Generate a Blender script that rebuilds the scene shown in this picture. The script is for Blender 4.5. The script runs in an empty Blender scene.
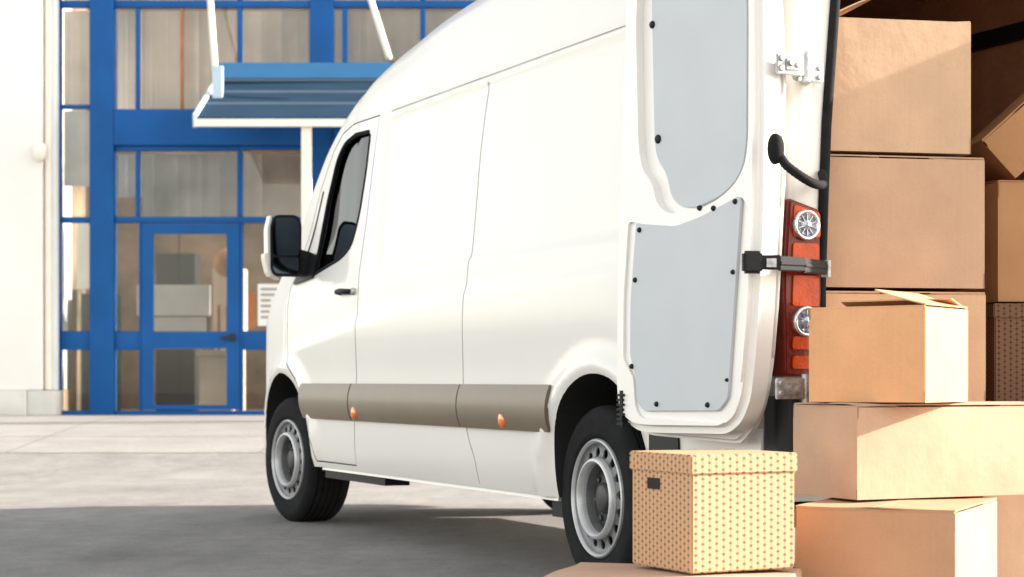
import bpy, bmesh, math, random
from mathutils import Vector, Matrix
random.seed(7)
R = math.radians
C = bpy.context.scene.collection

# ------------------------------------------------------------------ materials
def newmat(name):
    m = bpy.data.materials.new(name); m.use_nodes = True
    nt = m.node_tree; nt.nodes.clear()
    out = nt.nodes.new('ShaderNodeOutputMaterial')
    return m, nt, out

def N(nt, t, **kw):
    n = nt.nodes.new(t)
    for k, v in kw.items():
        if k in n.inputs: n.inputs[k].default_value = v
        else: setattr(n, k, v)
    return n

def paint(name, col, rough=.5, metal=0., coat=0., var=.06, vscale=3., bump=0., bscale=60., spec=.5, fine=0., fscale=120.):
    """principled with two octaves of colour variation and a fine bump"""
    m, nt, out = newmat(name)
    b = N(nt, 'ShaderNodeBsdfPrincipled')
    b.inputs['Roughness'].default_value = rough
    b.inputs['Metallic'].default_value = metal
    b.inputs['Coat Weight'].default_value = coat
    b.inputs['Coat Roughness'].default_value = .06
    b.inputs['Specular IOR Level'].default_value = spec
    tc = N(nt, 'ShaderNodeTexCoord')
    no = N(nt, 'ShaderNodeTexNoise'); no.inputs['Scale'].default_value = vscale; no.inputs['Detail'].default_value = 6
    nt.links.new(tc.outputs['Object'], no.inputs['Vector'])
    mr = N(nt, 'ShaderNodeMapRange'); mr.inputs['From Min'].default_value = .3; mr.inputs['From Max'].default_value = .7
    mr.inputs['To Min'].default_value = 1 - var; mr.inputs['To Max'].default_value = 1 + var
    nt.links.new(no.outputs['Fac'], mr.inputs['Value'])
    vm = N(nt, 'ShaderNodeVectorMath', operation='SCALE'); vm.inputs[0].default_value = col
    nt.links.new(mr.outputs['Result'], vm.inputs['Scale'])
    last = vm.outputs['Vector']
    if fine:
        n2 = N(nt, 'ShaderNodeTexNoise'); n2.inputs['Scale'].default_value = fscale; n2.inputs['Detail'].default_value = 3
        nt.links.new(tc.outputs['Object'], n2.inputs['Vector'])
        m2 = N(nt, 'ShaderNodeMapRange'); m2.inputs['From Min'].default_value = .3; m2.inputs['From Max'].default_value = .7
        m2.inputs['To Min'].default_value = 1 - fine; m2.inputs['To Max'].default_value = 1 + fine
        nt.links.new(n2.outputs['Fac'], m2.inputs['Value'])
        v2 = N(nt, 'ShaderNodeVectorMath', operation='SCALE')
        nt.links.new(last, v2.inputs[0]); nt.links.new(m2.outputs['Result'], v2.inputs['Scale'])
        last = v2.outputs['Vector']
    nt.links.new(last, b.inputs['Base Color'])
    if bump:
        n3 = N(nt, 'ShaderNodeTexNoise'); n3.inputs['Scale'].default_value = bscale; n3.inputs['Detail'].default_value = 4
        nt.links.new(tc.outputs['Object'], n3.inputs['Vector'])
        bp = N(nt, 'ShaderNodeBump'); bp.inputs['Strength'].default_value = bump; bp.inputs['Distance'].default_value = .004
        nt.links.new(n3.outputs['Fac'], bp.inputs['Height'])
        nt.links.new(bp.outputs['Normal'], b.inputs['Normal'])
    nt.links.new(b.outputs['BSDF'], out.inputs['Surface'])
    return m

def glassmat(name, tint=(.8, .84, .85), refl=.10, rough=.01):
    m, nt, out = newmat(name)
    t = N(nt, 'ShaderNodeBsdfTransparent'); t.inputs['Color'].default_value = (*tint, 1)
    g = N(nt, 'ShaderNodeBsdfGlossy'); g.inputs['Roughness'].default_value = rough; g.inputs['Color'].default_value = (.6, .6, .6, 1)
    lw = N(nt, 'ShaderNodeFresnel'); lw.inputs['IOR'].default_value = 1.52
    ad = N(nt, 'ShaderNodeMath', operation='ADD'); ad.inputs[1].default_value = refl
    nt.links.new(lw.outputs['Fac'], ad.inputs[0])
    mx = N(nt, 'ShaderNodeMixShader')
    nt.links.new(ad.outputs[0], mx.inputs['Fac']); nt.links.new(t.outputs[0], mx.inputs[1]); nt.links.new(g.outputs[0], mx.inputs[2])
    nt.links.new(mx.outputs[0], out.inputs['Surface'])
    return m

def cardboard(name, col, seed=0.):
    """kraft board: faint vertical flute lines, blotches, fibre grain, scuffs"""
    m, nt, out = newmat(name)
    b = N(nt, 'ShaderNodeBsdfPrincipled'); b.inputs['Roughness'].default_value = .82
    b.inputs['Specular IOR Level'].default_value = .25
    tc = N(nt, 'ShaderNodeTexCoord')
    mp = N(nt, 'ShaderNodeMapping'); mp.inputs['Location'].default_value = (seed, seed * 1.7, seed * .6)
    nt.links.new(tc.outputs['Object'], mp.inputs['Vector'])
    def rng(fac, lo, hi, a=.3, z=.7):
        r = N(nt, 'ShaderNodeMapRange'); r.inputs['From Min'].default_value = a; r.inputs['From Max'].default_value = z
        r.inputs['To Min'].default_value = lo; r.inputs['To Max'].default_value = hi
        nt.links.new(fac, r.inputs['Value']); return r.outputs['Result']
    n1 = N(nt, 'ShaderNodeTexNoise'); n1.inputs['Scale'].default_value = 4.5; n1.inputs['Detail'].default_value = 5
    nt.links.new(mp.outputs[0], n1.inputs['Vector'])
    n2 = N(nt, 'ShaderNodeTexNoise'); n2.inputs['Scale'].default_value = 160; n2.inputs['Detail'].default_value = 4
    nt.links.new(mp.outputs[0], n2.inputs['Vector'])
    st = N(nt, 'ShaderNodeMapping'); st.inputs['Scale'].default_value = (150, 150, 2.0)
    nt.links.new(mp.outputs[0], st.inputs['Vector'])
    n3 = N(nt, 'ShaderNodeTexNoise'); n3.inputs['Scale'].default_value = 1.0; n3.inputs['Detail'].default_value = 2
    nt.links.new(st.outputs[0], n3.inputs['Vector'])
    def mul(a, c):
        x = N(nt, 'ShaderNodeMath', operation='MULTIPLY'); nt.links.new(a, x.inputs[0]); nt.links.new(c, x.inputs[1]); return x.outputs[0]
    f = mul(mul(rng(n1.outputs['Fac'], .90, 1.08), rng(n2.outputs['Fac'], .965, 1.035)), rng(n3.outputs['Fac'], .985, 1.015))
    # scuffs: rare darker patches
    n4 = N(nt, 'ShaderNodeTexNoise'); n4.inputs['Scale'].default_value = 14; n4.inputs['Detail'].default_value = 8; n4.inputs['Roughness'].default_value = .7
    nt.links.new(mp.outputs[0], n4.inputs['Vector'])
    f = mul(f, rng(n4.outputs['Fac'], 1.0, .86, .62, .78))
    vm = N(nt, 'ShaderNodeVectorMath', operation='SCALE'); vm.inputs[0].default_value = col
    nt.links.new(f, vm.inputs['Scale'])
    nt.links.new(vm.outputs[0], b.inputs['Base Color'])
    bp = N(nt, 'ShaderNodeBump'); bp.inputs['Strength'].default_value = .10; bp.inputs['Distance'].default_value = .001
    nt.links.new(n3.outputs['Fac'], bp.inputs['Height']); 
    b2 = N(nt, 'ShaderNodeBump'); b2.inputs['Strength'].default_value = .7; b2.inputs['Distance'].default_value = .012
    nt.links.new(n1.outputs['Fac'], b2.inputs['Height']); nt.links.new(bp.outputs['Normal'], b2.inputs['Normal'])
    nt.links.new(b2.outputs['Normal'], b.inputs['Normal'])
    nt.links.new(b.outputs['BSDF'], out.inputs['Surface'])
    return m

def lattice(name, base, dot):
    """printed paper: columns of small staggered lozenges joined by thin lines, in UV metres"""
    m, nt, out = newmat(name)
    b = N(nt, 'ShaderNodeBsdfPrincipled'); b.inputs['Roughness'].default_value = .7; b.inputs['Specular IOR Level'].default_value = .3
    uv = N(nt, 'ShaderNodeUVMap'); sp = N(nt, 'ShaderNodeSeparateXYZ'); nt.links.new(uv.outputs[0], sp.inputs[0])
    def M(op, a, c=None):
        x = N(nt, 'ShaderNodeMath', operation=op)
        for i, v in enumerate((a, c)):
            if v is None: continue
            if isinstance(v, (int, float)): x.inputs[i].default_value = v
            else: nt.links.new(v, x.inputs[i])
        return x.outputs[0]
    pu, pv = .0215, .0094
    u = M('MULTIPLY', sp.outputs[0], math.pi / pu); v = M('MULTIPLY', sp.outputs[1], math.pi / pv)
    cu, cv = M('COSINE', u), M('COSINE', v)
    spots = M('MULTIPLY', M('MULTIPLY', cu, M('MULTIPLY', cu, cu)), cv)
    s1 = N(nt, 'ShaderNodeMapRange', interpolation_type='SMOOTHSTEP'); s1.inputs['From Min'].default_value = .22; s1.inputs['From Max'].default_value = .5
    nt.links.new(spots, s1.inputs['Value'])
    # thin vertical lines through the lozenges and narrow diagonal lattice
    l1 = N(nt, 'ShaderNodeMapRange', interpolation_type='SMOOTHSTEP'); l1.inputs['From Min'].default_value = .955; l1.inputs['From Max'].default_value = .99
    l1.inputs['To Max'].default_value = .55
    nt.links.new(M('ABSOLUTE', cu), l1.inputs['Value'])
    mx = M('MAXIMUM', M('MULTIPLY', s1.outputs[0], .95), l1.outputs[0])
    mix = N(nt, 'ShaderNodeMix', data_type='RGBA')
    mix.inputs[6].default_value = (*base, 1); mix.inputs[7].default_value = (*dot, 1)
    nt.links.new(mx, mix.inputs[0]); nt.links.new(mix.outputs[2], b.inputs['Base Color'])
    nt.links.new(b.outputs['BSDF'], out.inputs['Surface'])
    return m

def ground_mat():
    m, nt, out = newmat('asphalt')
    b = N(nt, 'ShaderNodeBsdfPrincipled'); b.inputs['Roughness'].default_value = .88; b.inputs['Specular IOR Level'].default_value = .3
    tc = N(nt, 'ShaderNodeTexCoord')
    def noise(scale, detail, sc=(1, 1, 1), rough=.55):
        mp = N(nt, 'ShaderNodeMapping'); mp.inputs['Scale'].default_value = sc; nt.links.new(tc.outputs['Object'], mp.inputs['Vector'])
        n = N(nt, 'ShaderNodeTexNoise'); n.inputs['Scale'].default_value = scale; n.inputs['Detail'].default_value = detail; n.inputs['Roughness'].default_value = rough
        nt.links.new(mp.outputs[0], n.inputs['Vector']); return n.outputs['Fac']
    def rng(fac, lo, hi, a=.3, z=.7):
        r = N(nt, 'ShaderNodeMapRange'); r.inputs['From Min'].default_value = a; r.inputs['From Max'].default_value = z
        r.inputs['To Min'].default_value = lo; r.inputs['To Max'].default_value = hi
        nt.links.new(fac, r.inputs['Value']); return r.outputs['Result']
    def mul(a, c):
        x = N(nt, 'ShaderNodeMath', operation='MULTIPLY'); nt.links.new(a, x.inputs[0]); nt.links.new(c, x.inputs[1]); return x.outputs[0]
    f = mul(rng(noise(.55, 6), .86, 1.14), rng(noise(2.6, 8, (1, .45, 1), .65), .84, 1.16))
    f = mul(f, rng(noise(240, 3), .8, 1.2))
    f = mul(f, rng(noise(48, 6, (1, 1, 1), .75), .80, 1.18)); f = mul(f, rng(noise(9, 7, (1, .7, 1), .7), .88, 1.12))
    # oily stains, shape of their own
    f = mul(f, rng(noise(.9, 5, (1, .5, 1)), 1., .72, .60, .72))
    vo = N(nt, 'ShaderNodeTexVoronoi', feature='DISTANCE_TO_EDGE'); vo.inputs['Scale'].default_value = .32; vo.inputs['Randomness'].default_value = 1
    wn = N(nt, 'ShaderNodeTexNoise'); wn.inputs['Scale'].default_value = 1.3; wn.inputs['Detail'].default_value = 5
    nt.links.new(tc.outputs['Object'], wn.inputs['Vector'])
    va = N(nt, 'ShaderNodeVectorMath', operation='MULTIPLY_ADD'); va.inputs[1].default_value = (1.2, 1.2, 0); 
    nt.links.new(wn.outputs['Color'], va.inputs[0]); nt.links.new(tc.outputs['Object'], va.inputs[2])
    nt.links.new(va.outputs[0], vo.inputs['Vector'])
    f = mul(f, rng(vo.outputs['Distance'], .86, 1.0, 0, .005))
    vm = N(nt, 'ShaderNodeVectorMath', operation='SCALE'); vm.inputs[0].default_value = GROUND
    nt.links.new(f, vm.inputs['Scale']); nt.links.new(vm.outputs[0], b.inputs['Base Color'])
    bp = N(nt, 'ShaderNodeBump'); bp.inputs['Strength'].default_value = .6; bp.inputs['Distance'].default_value = .006
    nt.links.new(noise(170, 4), bp.inputs['Height']); nt.links.new(bp.outputs[0], b.inputs['Normal'])
    nt.links.new(b.outputs[0], out.inputs['Surface'])
    return m

GROUND = (.190, .184, .176)
WHITE = paint('white_paint', (.64, .618, .585), rough=.34, coat=.4, var=.02, vscale=1.5, bump=.03, bscale=9)
WHITE_IN = paint('white_paint_inner', (.76, .74, .71), rough=.4, coat=.2, var=.02, vscale=4)
GROOVE = paint('seam_sealer', (.55, .53, .49), rough=.7)
PANEL = paint('grey_panel', (.46, .485, .515), rough=.6, var=.03, vscale=5, bump=.05, bscale=200)
RUBBER = paint('rubber', (.012, .012, .013), rough=.85, spec=.12, var=.25, vscale=14, bump=.3, bscale=90)
PLASTIC = paint('black_plastic', (.009, .0095, .011), rough=.5, spec=.22, var=.1, vscale=8, bump=.1, bscale=200)
CLAD = paint('grey_cladding', (.160, .124, .084), rough=.42, coat=.1, var=.05, vscale=6, bump=.12, bscale=300)
RINGM = paint('trim_silver', (.52, .52, .52), rough=.35, metal=.3, var=.05, vscale=20)
STEEL = paint('rim_steel_shaded', (.15, .15, .155), rough=.5, metal=.2, var=.25, vscale=20)  # dirty steel, darkened to paint shade on the band round the trim ring
DARKSTEEL = paint('hub_grey', (.016, .0165, .018), rough=.5, var=.15, vscale=30)
ZINC = paint('hinge_metal', (.42, .42, .43), rough=.4, metal=.5, var=.4, vscale=45)
WOOD = paint('cargo_lining', (.30, .13, .06), rough=.75, var=.2, vscale=5, fine=.1, fscale=60)
CABIN = paint('cabin_trim', (.05, .052, .056), rough=.8, var=.1)
SEATF = paint('seat_cloth', (.12, .13, .15), rough=.9, var=.15, vscale=20)
ARCH = paint('arch_liner', (.012, .012, .012), rough=.9, var=.2)
RED = paint('red_lens', (.46, .052, .004), rough=.3, coat=.15, spec=.15, bump=.35, bscale=120,  var=.25, vscale=18)
MAROON = paint('dark_red_lens', (.13, .010, .004), rough=.3, coat=.15, spec=.15, bump=.35, bscale=120,  var=.3, vscale=25)
CHROME = paint('reflector', (.66, .67, .68), rough=.18, metal=.9, var=.15, vscale=60)
LENS = paint('clear_lens', (.30, .32, .36), rough=.12, metal=.5, coat=1., var=.45, vscale=55)
AMBER = paint('amber_lens', (.80, .17, .015), rough=.2, coat=1., var=.15, vscale=40)
GLASS = glassmat('pane_glass', (.86, .87, .86), .0)
CARGLASS = glassmat('car_glass', (.11, .17, .22), .0)
MIRRORG = paint('mirror_glass', (.10, .13, .17), rough=.06, metal=1., var=.3, vscale=5)
BLUE = paint('blue_frame', (.006, .085, .29), rough=.55, spec=.2, var=.10, vscale=2.2)
BLUED = paint('blue_panel', (.006, .085, .30), rough=.6, spec=.2, var=.14, vscale=1.4)
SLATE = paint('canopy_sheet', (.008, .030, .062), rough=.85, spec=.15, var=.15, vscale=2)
LBLUE = paint('canopy_edge', (.45, .55, .64), rough=.5, var=.08)
BARB = paint('cover_bar_blue', (.14, .20, .27), rough=.6)
HEADB = paint('canopy_head_blue', (.045, .20, .42), rough=.5, spec=.3)
CREAM = paint('cream_metal', (.80, .74, .66), rough=.5, var=.04)
STUCCO = paint('white_render', (.79, .77, .74), rough=.85, var=.03, vscale=1.2, bump=.4, bscale=70)
PLINTH = paint('plinth_stone', (.62, .60, .56), rough=.85, var=.08, vscale=3, bump=.4, bscale=50)
BLIND = paint('blind', (.76, .71, .66), rough=.8, var=.32, vscale=.7)
BLIND2 = paint('grey_blind', (.52, .52, .51), rough=.8, var=.38, vscale=.8)
ROOMW = paint('room_wall', (.26, .18, .12), rough=.85, var=.6, vscale=1.3)
ROOMF = paint('room_floor', (.35, .32, .28), rough=.6, var=.15, vscale=2)
DARKF = paint('dark_cabinet', (.010, .010, .012), rough=.6, var=.2)
COUNTER = paint('counter_white', (.58, .55, .50), rough=.6, var=.06)
ORANGE = paint('orange_shade', (.42, .17, .03), rough=.7, var=.2, vscale=6)
PAPER = paint('paper', (.78, .77, .74), rough=.8, var=.03)
INK = paint('print_grey', (.30, .28, .27), rough=.8)
TERRA = paint('terracotta_wood', (.35, .13, .05), rough=.7, var=.2)
BEIGEBOX = paint('beige_paper', (.66, .52, .40), rough=.8, var=.1)
KR = [cardboard('kraft_%s' % n, c, s) for n, c, s in (
    ('pale', (.49, .322, .208), 1.), ('light', (.44, .28, .182), 5.), ('tan', (.52, .325, .20), 9.),
    ('warm', (.57, .310, .158), 13.), ('cream', (.43, .277, .186), 17.), ('brown', (.43, .245, .142), 21.), ('orange', (.45, .235, .11), 25.))]
TAPE = paint('parcel_tape', (.50, .36, .20), rough=.25, coat=.4, var=.05)
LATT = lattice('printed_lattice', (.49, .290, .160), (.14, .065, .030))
LATT_SHADE = lattice('printed_lattice_shaded', (.17, .085, .042), (.05, .022, .012))  # same print in darker colours, painting in the shade of the cargo bay
BLACKHOLE = paint('dark_slot', (.01, .008, .006), rough=.9)

# ------------------------------------------------------------------ helpers
def link(name, bm, mats, parent=None, smooth=False, loc=None):
    if not isinstance(mats, (list, tuple)): mats = [mats]
    me = bpy.data.meshes.new(name); bm.normal_update(); bm.to_mesh(me); bm.free()
    for m in mats: me.materials.append(m)
    if smooth:
        for p in me.polygons: p.use_smooth = True
    o = bpy.data.objects.new(name, me); C.objects.link(o)
    if parent: o.parent = parent
    if loc: o.location = loc
    return o

def sharp(o, ang=35):
    me = o.data
    for p in me.polygons: p.use_smooth = True
    try: me.set_sharp_from_angle(angle=R(ang))
    except Exception: pass

def tag(o, label=None, cat=None, group=None, kind=None):
    if label: o['label'] = label
    if cat: o['category'] = cat
    if group: o['group'] = group
    if kind: o['kind'] = kind
    return o

def empty(name, loc=(0, 0, 0), rz=0.):
    o = bpy.data.objects.new(name, None); C.objects.link(o)
    o.location = loc; o.rotation_euler = (0, 0, rz); o.empty_display_size = .1
    return o

def bxa(bm, x0, x1, y0, y1, z0, z1, mi=0, M=None):
    vs = [bm.verts.new(Vector((x, y, z)) if M is None else M @ Vector((x, y, z))) for z in (z0, z1) for y in (y0, y1) for x in (x0, x1)]
    for q in ((0, 2, 3, 1), (4, 5, 7, 6), (0, 1, 5, 4), (2, 6, 7, 3), (0, 4, 6, 2), (1, 3, 7, 5)):
        f = bm.faces.new([vs[i] for i in q]); f.material_index = mi
    return vs

def box(name, x0, x1, y0, y1, z0, z1, mat, parent=None, bev=0.):
    bm = bmesh.new(); bxa(bm, x0, x1, y0, y1, z0, z1)
    if bev: bmesh.ops.bevel(bm, geom=bm.edges[:], offset=bev, segments=3, profile=.5, affect='EDGES')
    o = link(name, bm, mat, parent)
    if bev: sharp(o, 50)
    return o

def prism(bm, pts, axis, a, b, mi=0):
    """extrude a 2D polygon along axis ('x': pts are (y,z); 'y': pts are (x,z); 'z': pts are (x,y))"""
    def P3(p, t):
        return {'x': (t, p[0], p[1]), 'y': (p[0], t, p[1]), 'z': (p[0], p[1], t)}[axis]
    A = [bm.verts.new(P3(p, a)) for p in pts]; B = [bm.verts.new(P3(p, b)) for p in pts]
    n = len(pts); fs = []
    fs.append(bm.faces.new(A)); fs.append(bm.faces.new(B[::-1]))
    for i in range(n):
        j = (i + 1) % n
        fs.append(bm.faces.new([A[j], A[i], B[i], B[j]]))
    for f in fs: f.material_index = mi
    bmesh.ops.recalc_face_normals(bm, faces=fs)
    return fs

def roundpoly(pts, r, n=5):
    out = []; L_ = len(pts)
    for i in range(L_):
        p0, p, p1 = Vector(pts[i - 1]), Vector(pts[i]), Vector(pts[(i + 1) % L_])
        rr = r[i] if isinstance(r, (list, tuple)) else r
        if rr <= 0: out.append(tuple(p)); continue
        a = (p0 - p); b = (p1 - p); k = min(rr, a.length * .49, b.length * .49)
        A = p + a.normalized() * k; B = p + b.normalized() * k
        for j in range(n + 1):
            t = j / n
            q = A * (1 - t) ** 2 + p * 2 * t * (1 - t) + B * t * t
            out.append((q.x, q.y))
    return out

def catmull(pts, n=6, closed=False):
    P_ = [Vector(p) for p in pts]; out = []
    m = len(P_)
    for i in range(m if closed else m - 1):
        if closed: p0, p1, p2, p3 = P_[i - 1], P_[i], P_[(i + 1) % m], P_[(i + 2) % m]
        else: p0, p1, p2, p3 = P_[max(i - 1, 0)], P_[i], P_[i + 1], P_[min(i + 2, m - 1)]
        for j in range(n):
            t = j / n
            out.append(.5 * ((2 * p1) + (-p0 + p2) * t + (2 * p0 - 5 * p1 + 4 * p2 - p3) * t * t + (-p0 + 3 * p1 - 3 * p2 + p3) * t ** 3))
    if not closed: out.append(P_[-1])
    return out

def tube(bm, pts, r, n=10, mi=0):
    pts = [Vector(p) for p in pts]; rings = []
    for i, p in enumerate(pts):
        d = (pts[min(i + 1, len(pts) - 1)] - pts[max(i - 1, 0)]).normalized()
        up = Vector((0, 0, 1)) if abs(d.z) < .9 else Vector((1, 0, 0))
        u = d.cross(up).normalized(); v = d.cross(u)
        rr = r[i] if isinstance(r, (list, tuple)) else r
        rings.append([bm.verts.new(p + (u * math.cos(2 * math.pi * k / n) + v * math.sin(2 * math.pi * k / n)) * rr) for k in range(n)])
    fs = []
    for a, b in zip(rings, rings[1:]):
        for k in range(n): fs.append(bm.faces.new([a[k], a[(k + 1) % n], b[(k + 1) % n], b[k]]))
    fs.append(bm.faces.new(rings[0][::-1])); fs.append(bm.faces.new(rings[-1]))
    for f in fs: f.material_index = mi
    bmesh.ops.recalc_face_normals(bm, faces=fs)

def lathe(bm, prof, n=48, mi=0, center=(0, 0)):
    """profile [(radius, y)] turned about the y axis"""
    rings = []
    for r, y in prof:
        if r < 1e-5: rings.append([bm.verts.new((center[0], y, center[1]))])
        else: rings.append([bm.verts.new((center[0] + r * math.cos(2 * math.pi * k / n), y, center[1] + r * math.sin(2 * math.pi * k / n))) for k in range(n)])
    fs = []
    for a, b in zip(rings, rings[1:]):
        for k in range(n):
            j = (k + 1) % n
            if len(a) == 1 and len(b) == 1: continue
            if len(a) == 1: fs.append(bm.faces.new([a[0], b[j], b[k]]))
            elif len(b) == 1: fs.append(bm.faces.new([a[k], a[j], b[0]]))
            else: fs.append(bm.faces.new([a[k], a[j], b[j], b[k]]))
    for f in fs: f.material_index = mi
    bmesh.ops.recalc_face_normals(bm, faces=fs)

def boolean(o, cutter_bm, cmats, op='DIFFERENCE'):
    c = link('cutter', cutter_bm, cmats)
    md = o.modifiers.new('b', 'BOOLEAN'); md.operation = op; md.solver = 'EXACT'; md.object = c
    md.material_mode = 'TRANSFER'
    dg = bpy.context.evaluated_depsgraph_get(); dg.update()
    me = bpy.data.meshes.new_from_object(o.evaluated_get(dg), depsgraph=dg)
    o.modifiers.clear(); old = o.data; o.data = me; me.name = o.name
    bpy.data.objects.remove(c)
    return o

def clone_obj(o, name):
    c = o.copy(); c.data = o.data.copy(); c.name = name; C.objects.link(c); return c

def lerp_tab(tab, x):
    if x <= tab[0][0]: return tab[0][1]
    for (a, b), (c, d) in zip(tab, tab[1:]):
        if x <= c:
            return b + (d - b) * (x - a) / (c - a)
    return tab[-1][1]

def smooth(t):
    t = max(0., min(1., t)); return t * t * (3 - 2 * t)

def spl_tab(tab, n=8):
    pts = catmull([(a, b, 0) for a, b in tab], n)
    return [(p.x, p.y) for p in pts]

# ------------------------------------------------------------------ van surface, in van coordinates
# x forward from the rear plane, y to the left side, z up
PZ = spl_tab([(.2, .94), (.3, .957), (.45, .978), (.8, .985), (1.2, .980), (1.5, .963), (2.0, .925), (2.3, .890), (2.6, .855), (2.8, .83)])
ZT = spl_tab([(0, 2.60), (.06, 2.655), (.15, 2.68), (1, 2.70), (2, 2.70), (2.6, 2.69), (3.1, 2.665), (3.5, 2.61), (3.9, 2.52), (4.2, 2.405), (4.45, 2.27), (4.65, 2.11),
              (4.85, 1.93), (5.05, 1.73), (5.22, 1.53), (5.32, 1.41), (5.42, 1.34), (5.62, 1.24), (5.78, 1.13), (5.86, 1.02), (5.90, .90), (5.92, .78)])
QL = spl_tab([(0, 1), (4.6, 1), (4.9, .998), (5.15, .985), (5.35, .962), (5.55, .915), (5.72, .835), (5.84, .72), (5.90, .56), (5.92, .45)])
QU = spl_tab([(0, 1), (3.6, 1), (4.0, .995), (4.4, .975), (4.8, .945), (5.1, .90), (5.3, .86), (5.5, .80)])
ARCHES = [(1.245, .36, .455), (4.95, .36, .47)]

def q(x, z):
    t = smooth((z - 1.15) / .5)
    return lerp_tab(QL, x) * (1 - t) + lerp_tab(QU, x) * t

def crease_z(x):
    return lerp_tab([(0, 1.21), (1.1, 1.205), (2.4, 1.18), (3.1, 1.15), (3.8, 1.09), (4.4, 1.02), (4.8, .97), (5.3, .9)], x)

def sd_rrect(x, z, x0, x1, z0, z1, r):
    dx = abs(x - (x0 + x1) / 2) - (x1 - x0) / 2 + r; dz = abs(z - (z0 + z1) / 2) - (z1 - z0) / 2 + r
    return math.hypot(max(dx, 0), max(dz, 0)) + min(max(dx, dz), 0) - r

def f(x, z):
    y = lerp_tab(PZ, z) * q(x, z)
    if x < .06: y -= .035 * (1 - math.sqrt(max(0, 1 - ((.06 - x) / .06) ** 2)))
    # crease: the flank below it stands a little prouder
    cz = crease_z(x); fade = smooth((x - .75) / .5) * (1 - smooth((x - 4.6) / .5))
    y += .012 * fade * (1 - smooth((z - (cz - .03)) / .06)) * smooth((z - .80) / .3)
    # sunk side panels between pillar and rear corner
    d = sd_rrect(x, z, .30, 3.56, 1.30, 2.085, .10)
    y -= .013 * smooth(-d / .035)
    # wheel arch flares
    for ax, az, ar in ARCHES:
        rr = math.hypot(x - ax, z - az)
        if z > .3: y += .020 * math.exp(-((rr - ar - .02) / .045) ** 2) if rr > ar - .1 else 0
        if z > .3 and rr > ar + .02: y += .006 * (1 - smooth((rr - ar - .07) / .05))
    # upper roof seam ledge
    y -= .006 * smooth((z - 2.10) / .02)
    return y

def z0(x):
    a = lerp_tab([(0, .52), (.9, .52), (1.0, .33), (4.6, .33), (5.2, .26), (5.92, .30)], x)
    return a

def corner(x):
    rz = lerp_tab([(0, .30), (3.5, .32), (4.2, .26), (4.6, .17), (5.2, .12), (5.4, .14), (5.92, .12)], x)
    ry = lerp_tab([(0, .36), (3.5, .38), (4.2, .30), (4.6, .20), (5.2, .15), (5.4, .20), (5.92, .15)], x)
    cr = lerp_tab([(0, .05), (4.2, .07), (4.6, .10), (5.4, .06), (5.92, .05)], x)
    return rz, ry, cr

ZS = [.30 + .022 * 0]
def section(x):
    zt = lerp_tab(ZT, x); rz, ry, cr = corner(x); zb = z0(x)
    zs_top = zt - cr - rz
    pts = []
    n = 84
    for i in range(n + 1):
        z = zb + (zs_top - zb) * i / n
        pts.append((f(x, z), z))
    ye = pts[-1][0]; slope = (lerp_tab(PZ, zs_top + .02) - lerp_tab(PZ, zs_top - .02)) / .04
    for i in range(1, 11):
        a = math.pi / 2 * i / 10
        z = zs_top + rz * math.sin(a); y = ye + slope * rz * math.sin(a) * .6 - ry * (1 - math.cos(a))
        pts.append((y, z))
    yc, zc = pts[-1]
    for i in range(1, 9):
        t = i / 8
        y = yc * (1 - t); pts.append((y, zc + cr * (1 - (y / yc) ** 2)))
    return pts

def build_body_solid():
    xs = []
    x = 0.
    while x < 5.90:
        xs.append(x)
        x += .012 if x < .06 else (.035 if x < 5.6 else .02)
    xs.append(5.92)
    bm = bmesh.new(); rings = []
    for x in xs:
        h = section(x)
        ring = [bm.verts.new((x, y, z)) for y, z in h] + [bm.verts.new((x, -y, z)) for y, z in h[-2::-1]]
        rings.append(ring)
    m = len(rings[0])
    for a, b in zip(rings, rings[1:]):
        for k in range(m):
            j = (k + 1) % m
            bm.faces.new([a[k], a[j], b[j], b[k]])
    bm.faces.new(rings[0]); bm.faces.new(rings[-1][::-1])
    bmesh.ops.recalc_face_normals(bm, faces=bm.faces[:])
    return bm

def patch(poly, off, thick, name, mat, parent, side=1, bulge=0., step=.06):
    """a thin skin that follows the van's flank inside an (x,z) outline"""
    bm = bmesh.new()
    fv = [bm.verts.new((p[0], 0, p[1])) for p in poly]; bm.faces.new(fv)
    xs = [p[0] for p in poly]; zs = [p[1] for p in poly]
    X0, X1, Z0, Z1 = min(xs), max(xs), min(zs), max(zs)
    def cuts(lo, hi, s):
        k = max(2, int((hi - lo) / s)); return [lo + (hi - lo) * i / k for i in range(1, k)]
    for c in cuts(X0, X1, step):
        bmesh.ops.bisect_plane(bm, geom=bm.verts[:] + bm.edges[:] + bm.faces[:], plane_co=(c, 0, 0), plane_no=(1, 0, 0))
    for c in cuts(Z0, Z1, min(step, (Z1 - Z0) / 6)):
        bmesh.ops.bisect_plane(bm, geom=bm.verts[:] + bm.edges[:] + bm.faces[:], plane_co=(0, 0, c), plane_no=(0, 0, 1))
    ex = bmesh.ops.extrude_face_region(bm, geom=bm.faces[:])
    top = {v for v in ex['geom'] if isinstance(v, bmesh.types.BMVert)}
    zc, hh = (Z0 + Z1) / 2, (Z1 - Z0) / 2
    for v in bm.verts:
        base = lerp_tab(PZ, v.co.z) * q(v.co.x, v.co.z) if bulge else f(v.co.x, v.co.z)
        b = bulge * (1 - ((v.co.z - zc) / hh) ** 2) if v in top else 0
        v.co.y = side * (base + off + (thick if v in top else 0) + b)
    bmesh.ops.recalc_face_normals(bm, faces=bm.faces[:])
    o = link(name, bm, mat, parent); sharp(o, 40)
    return o

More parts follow.
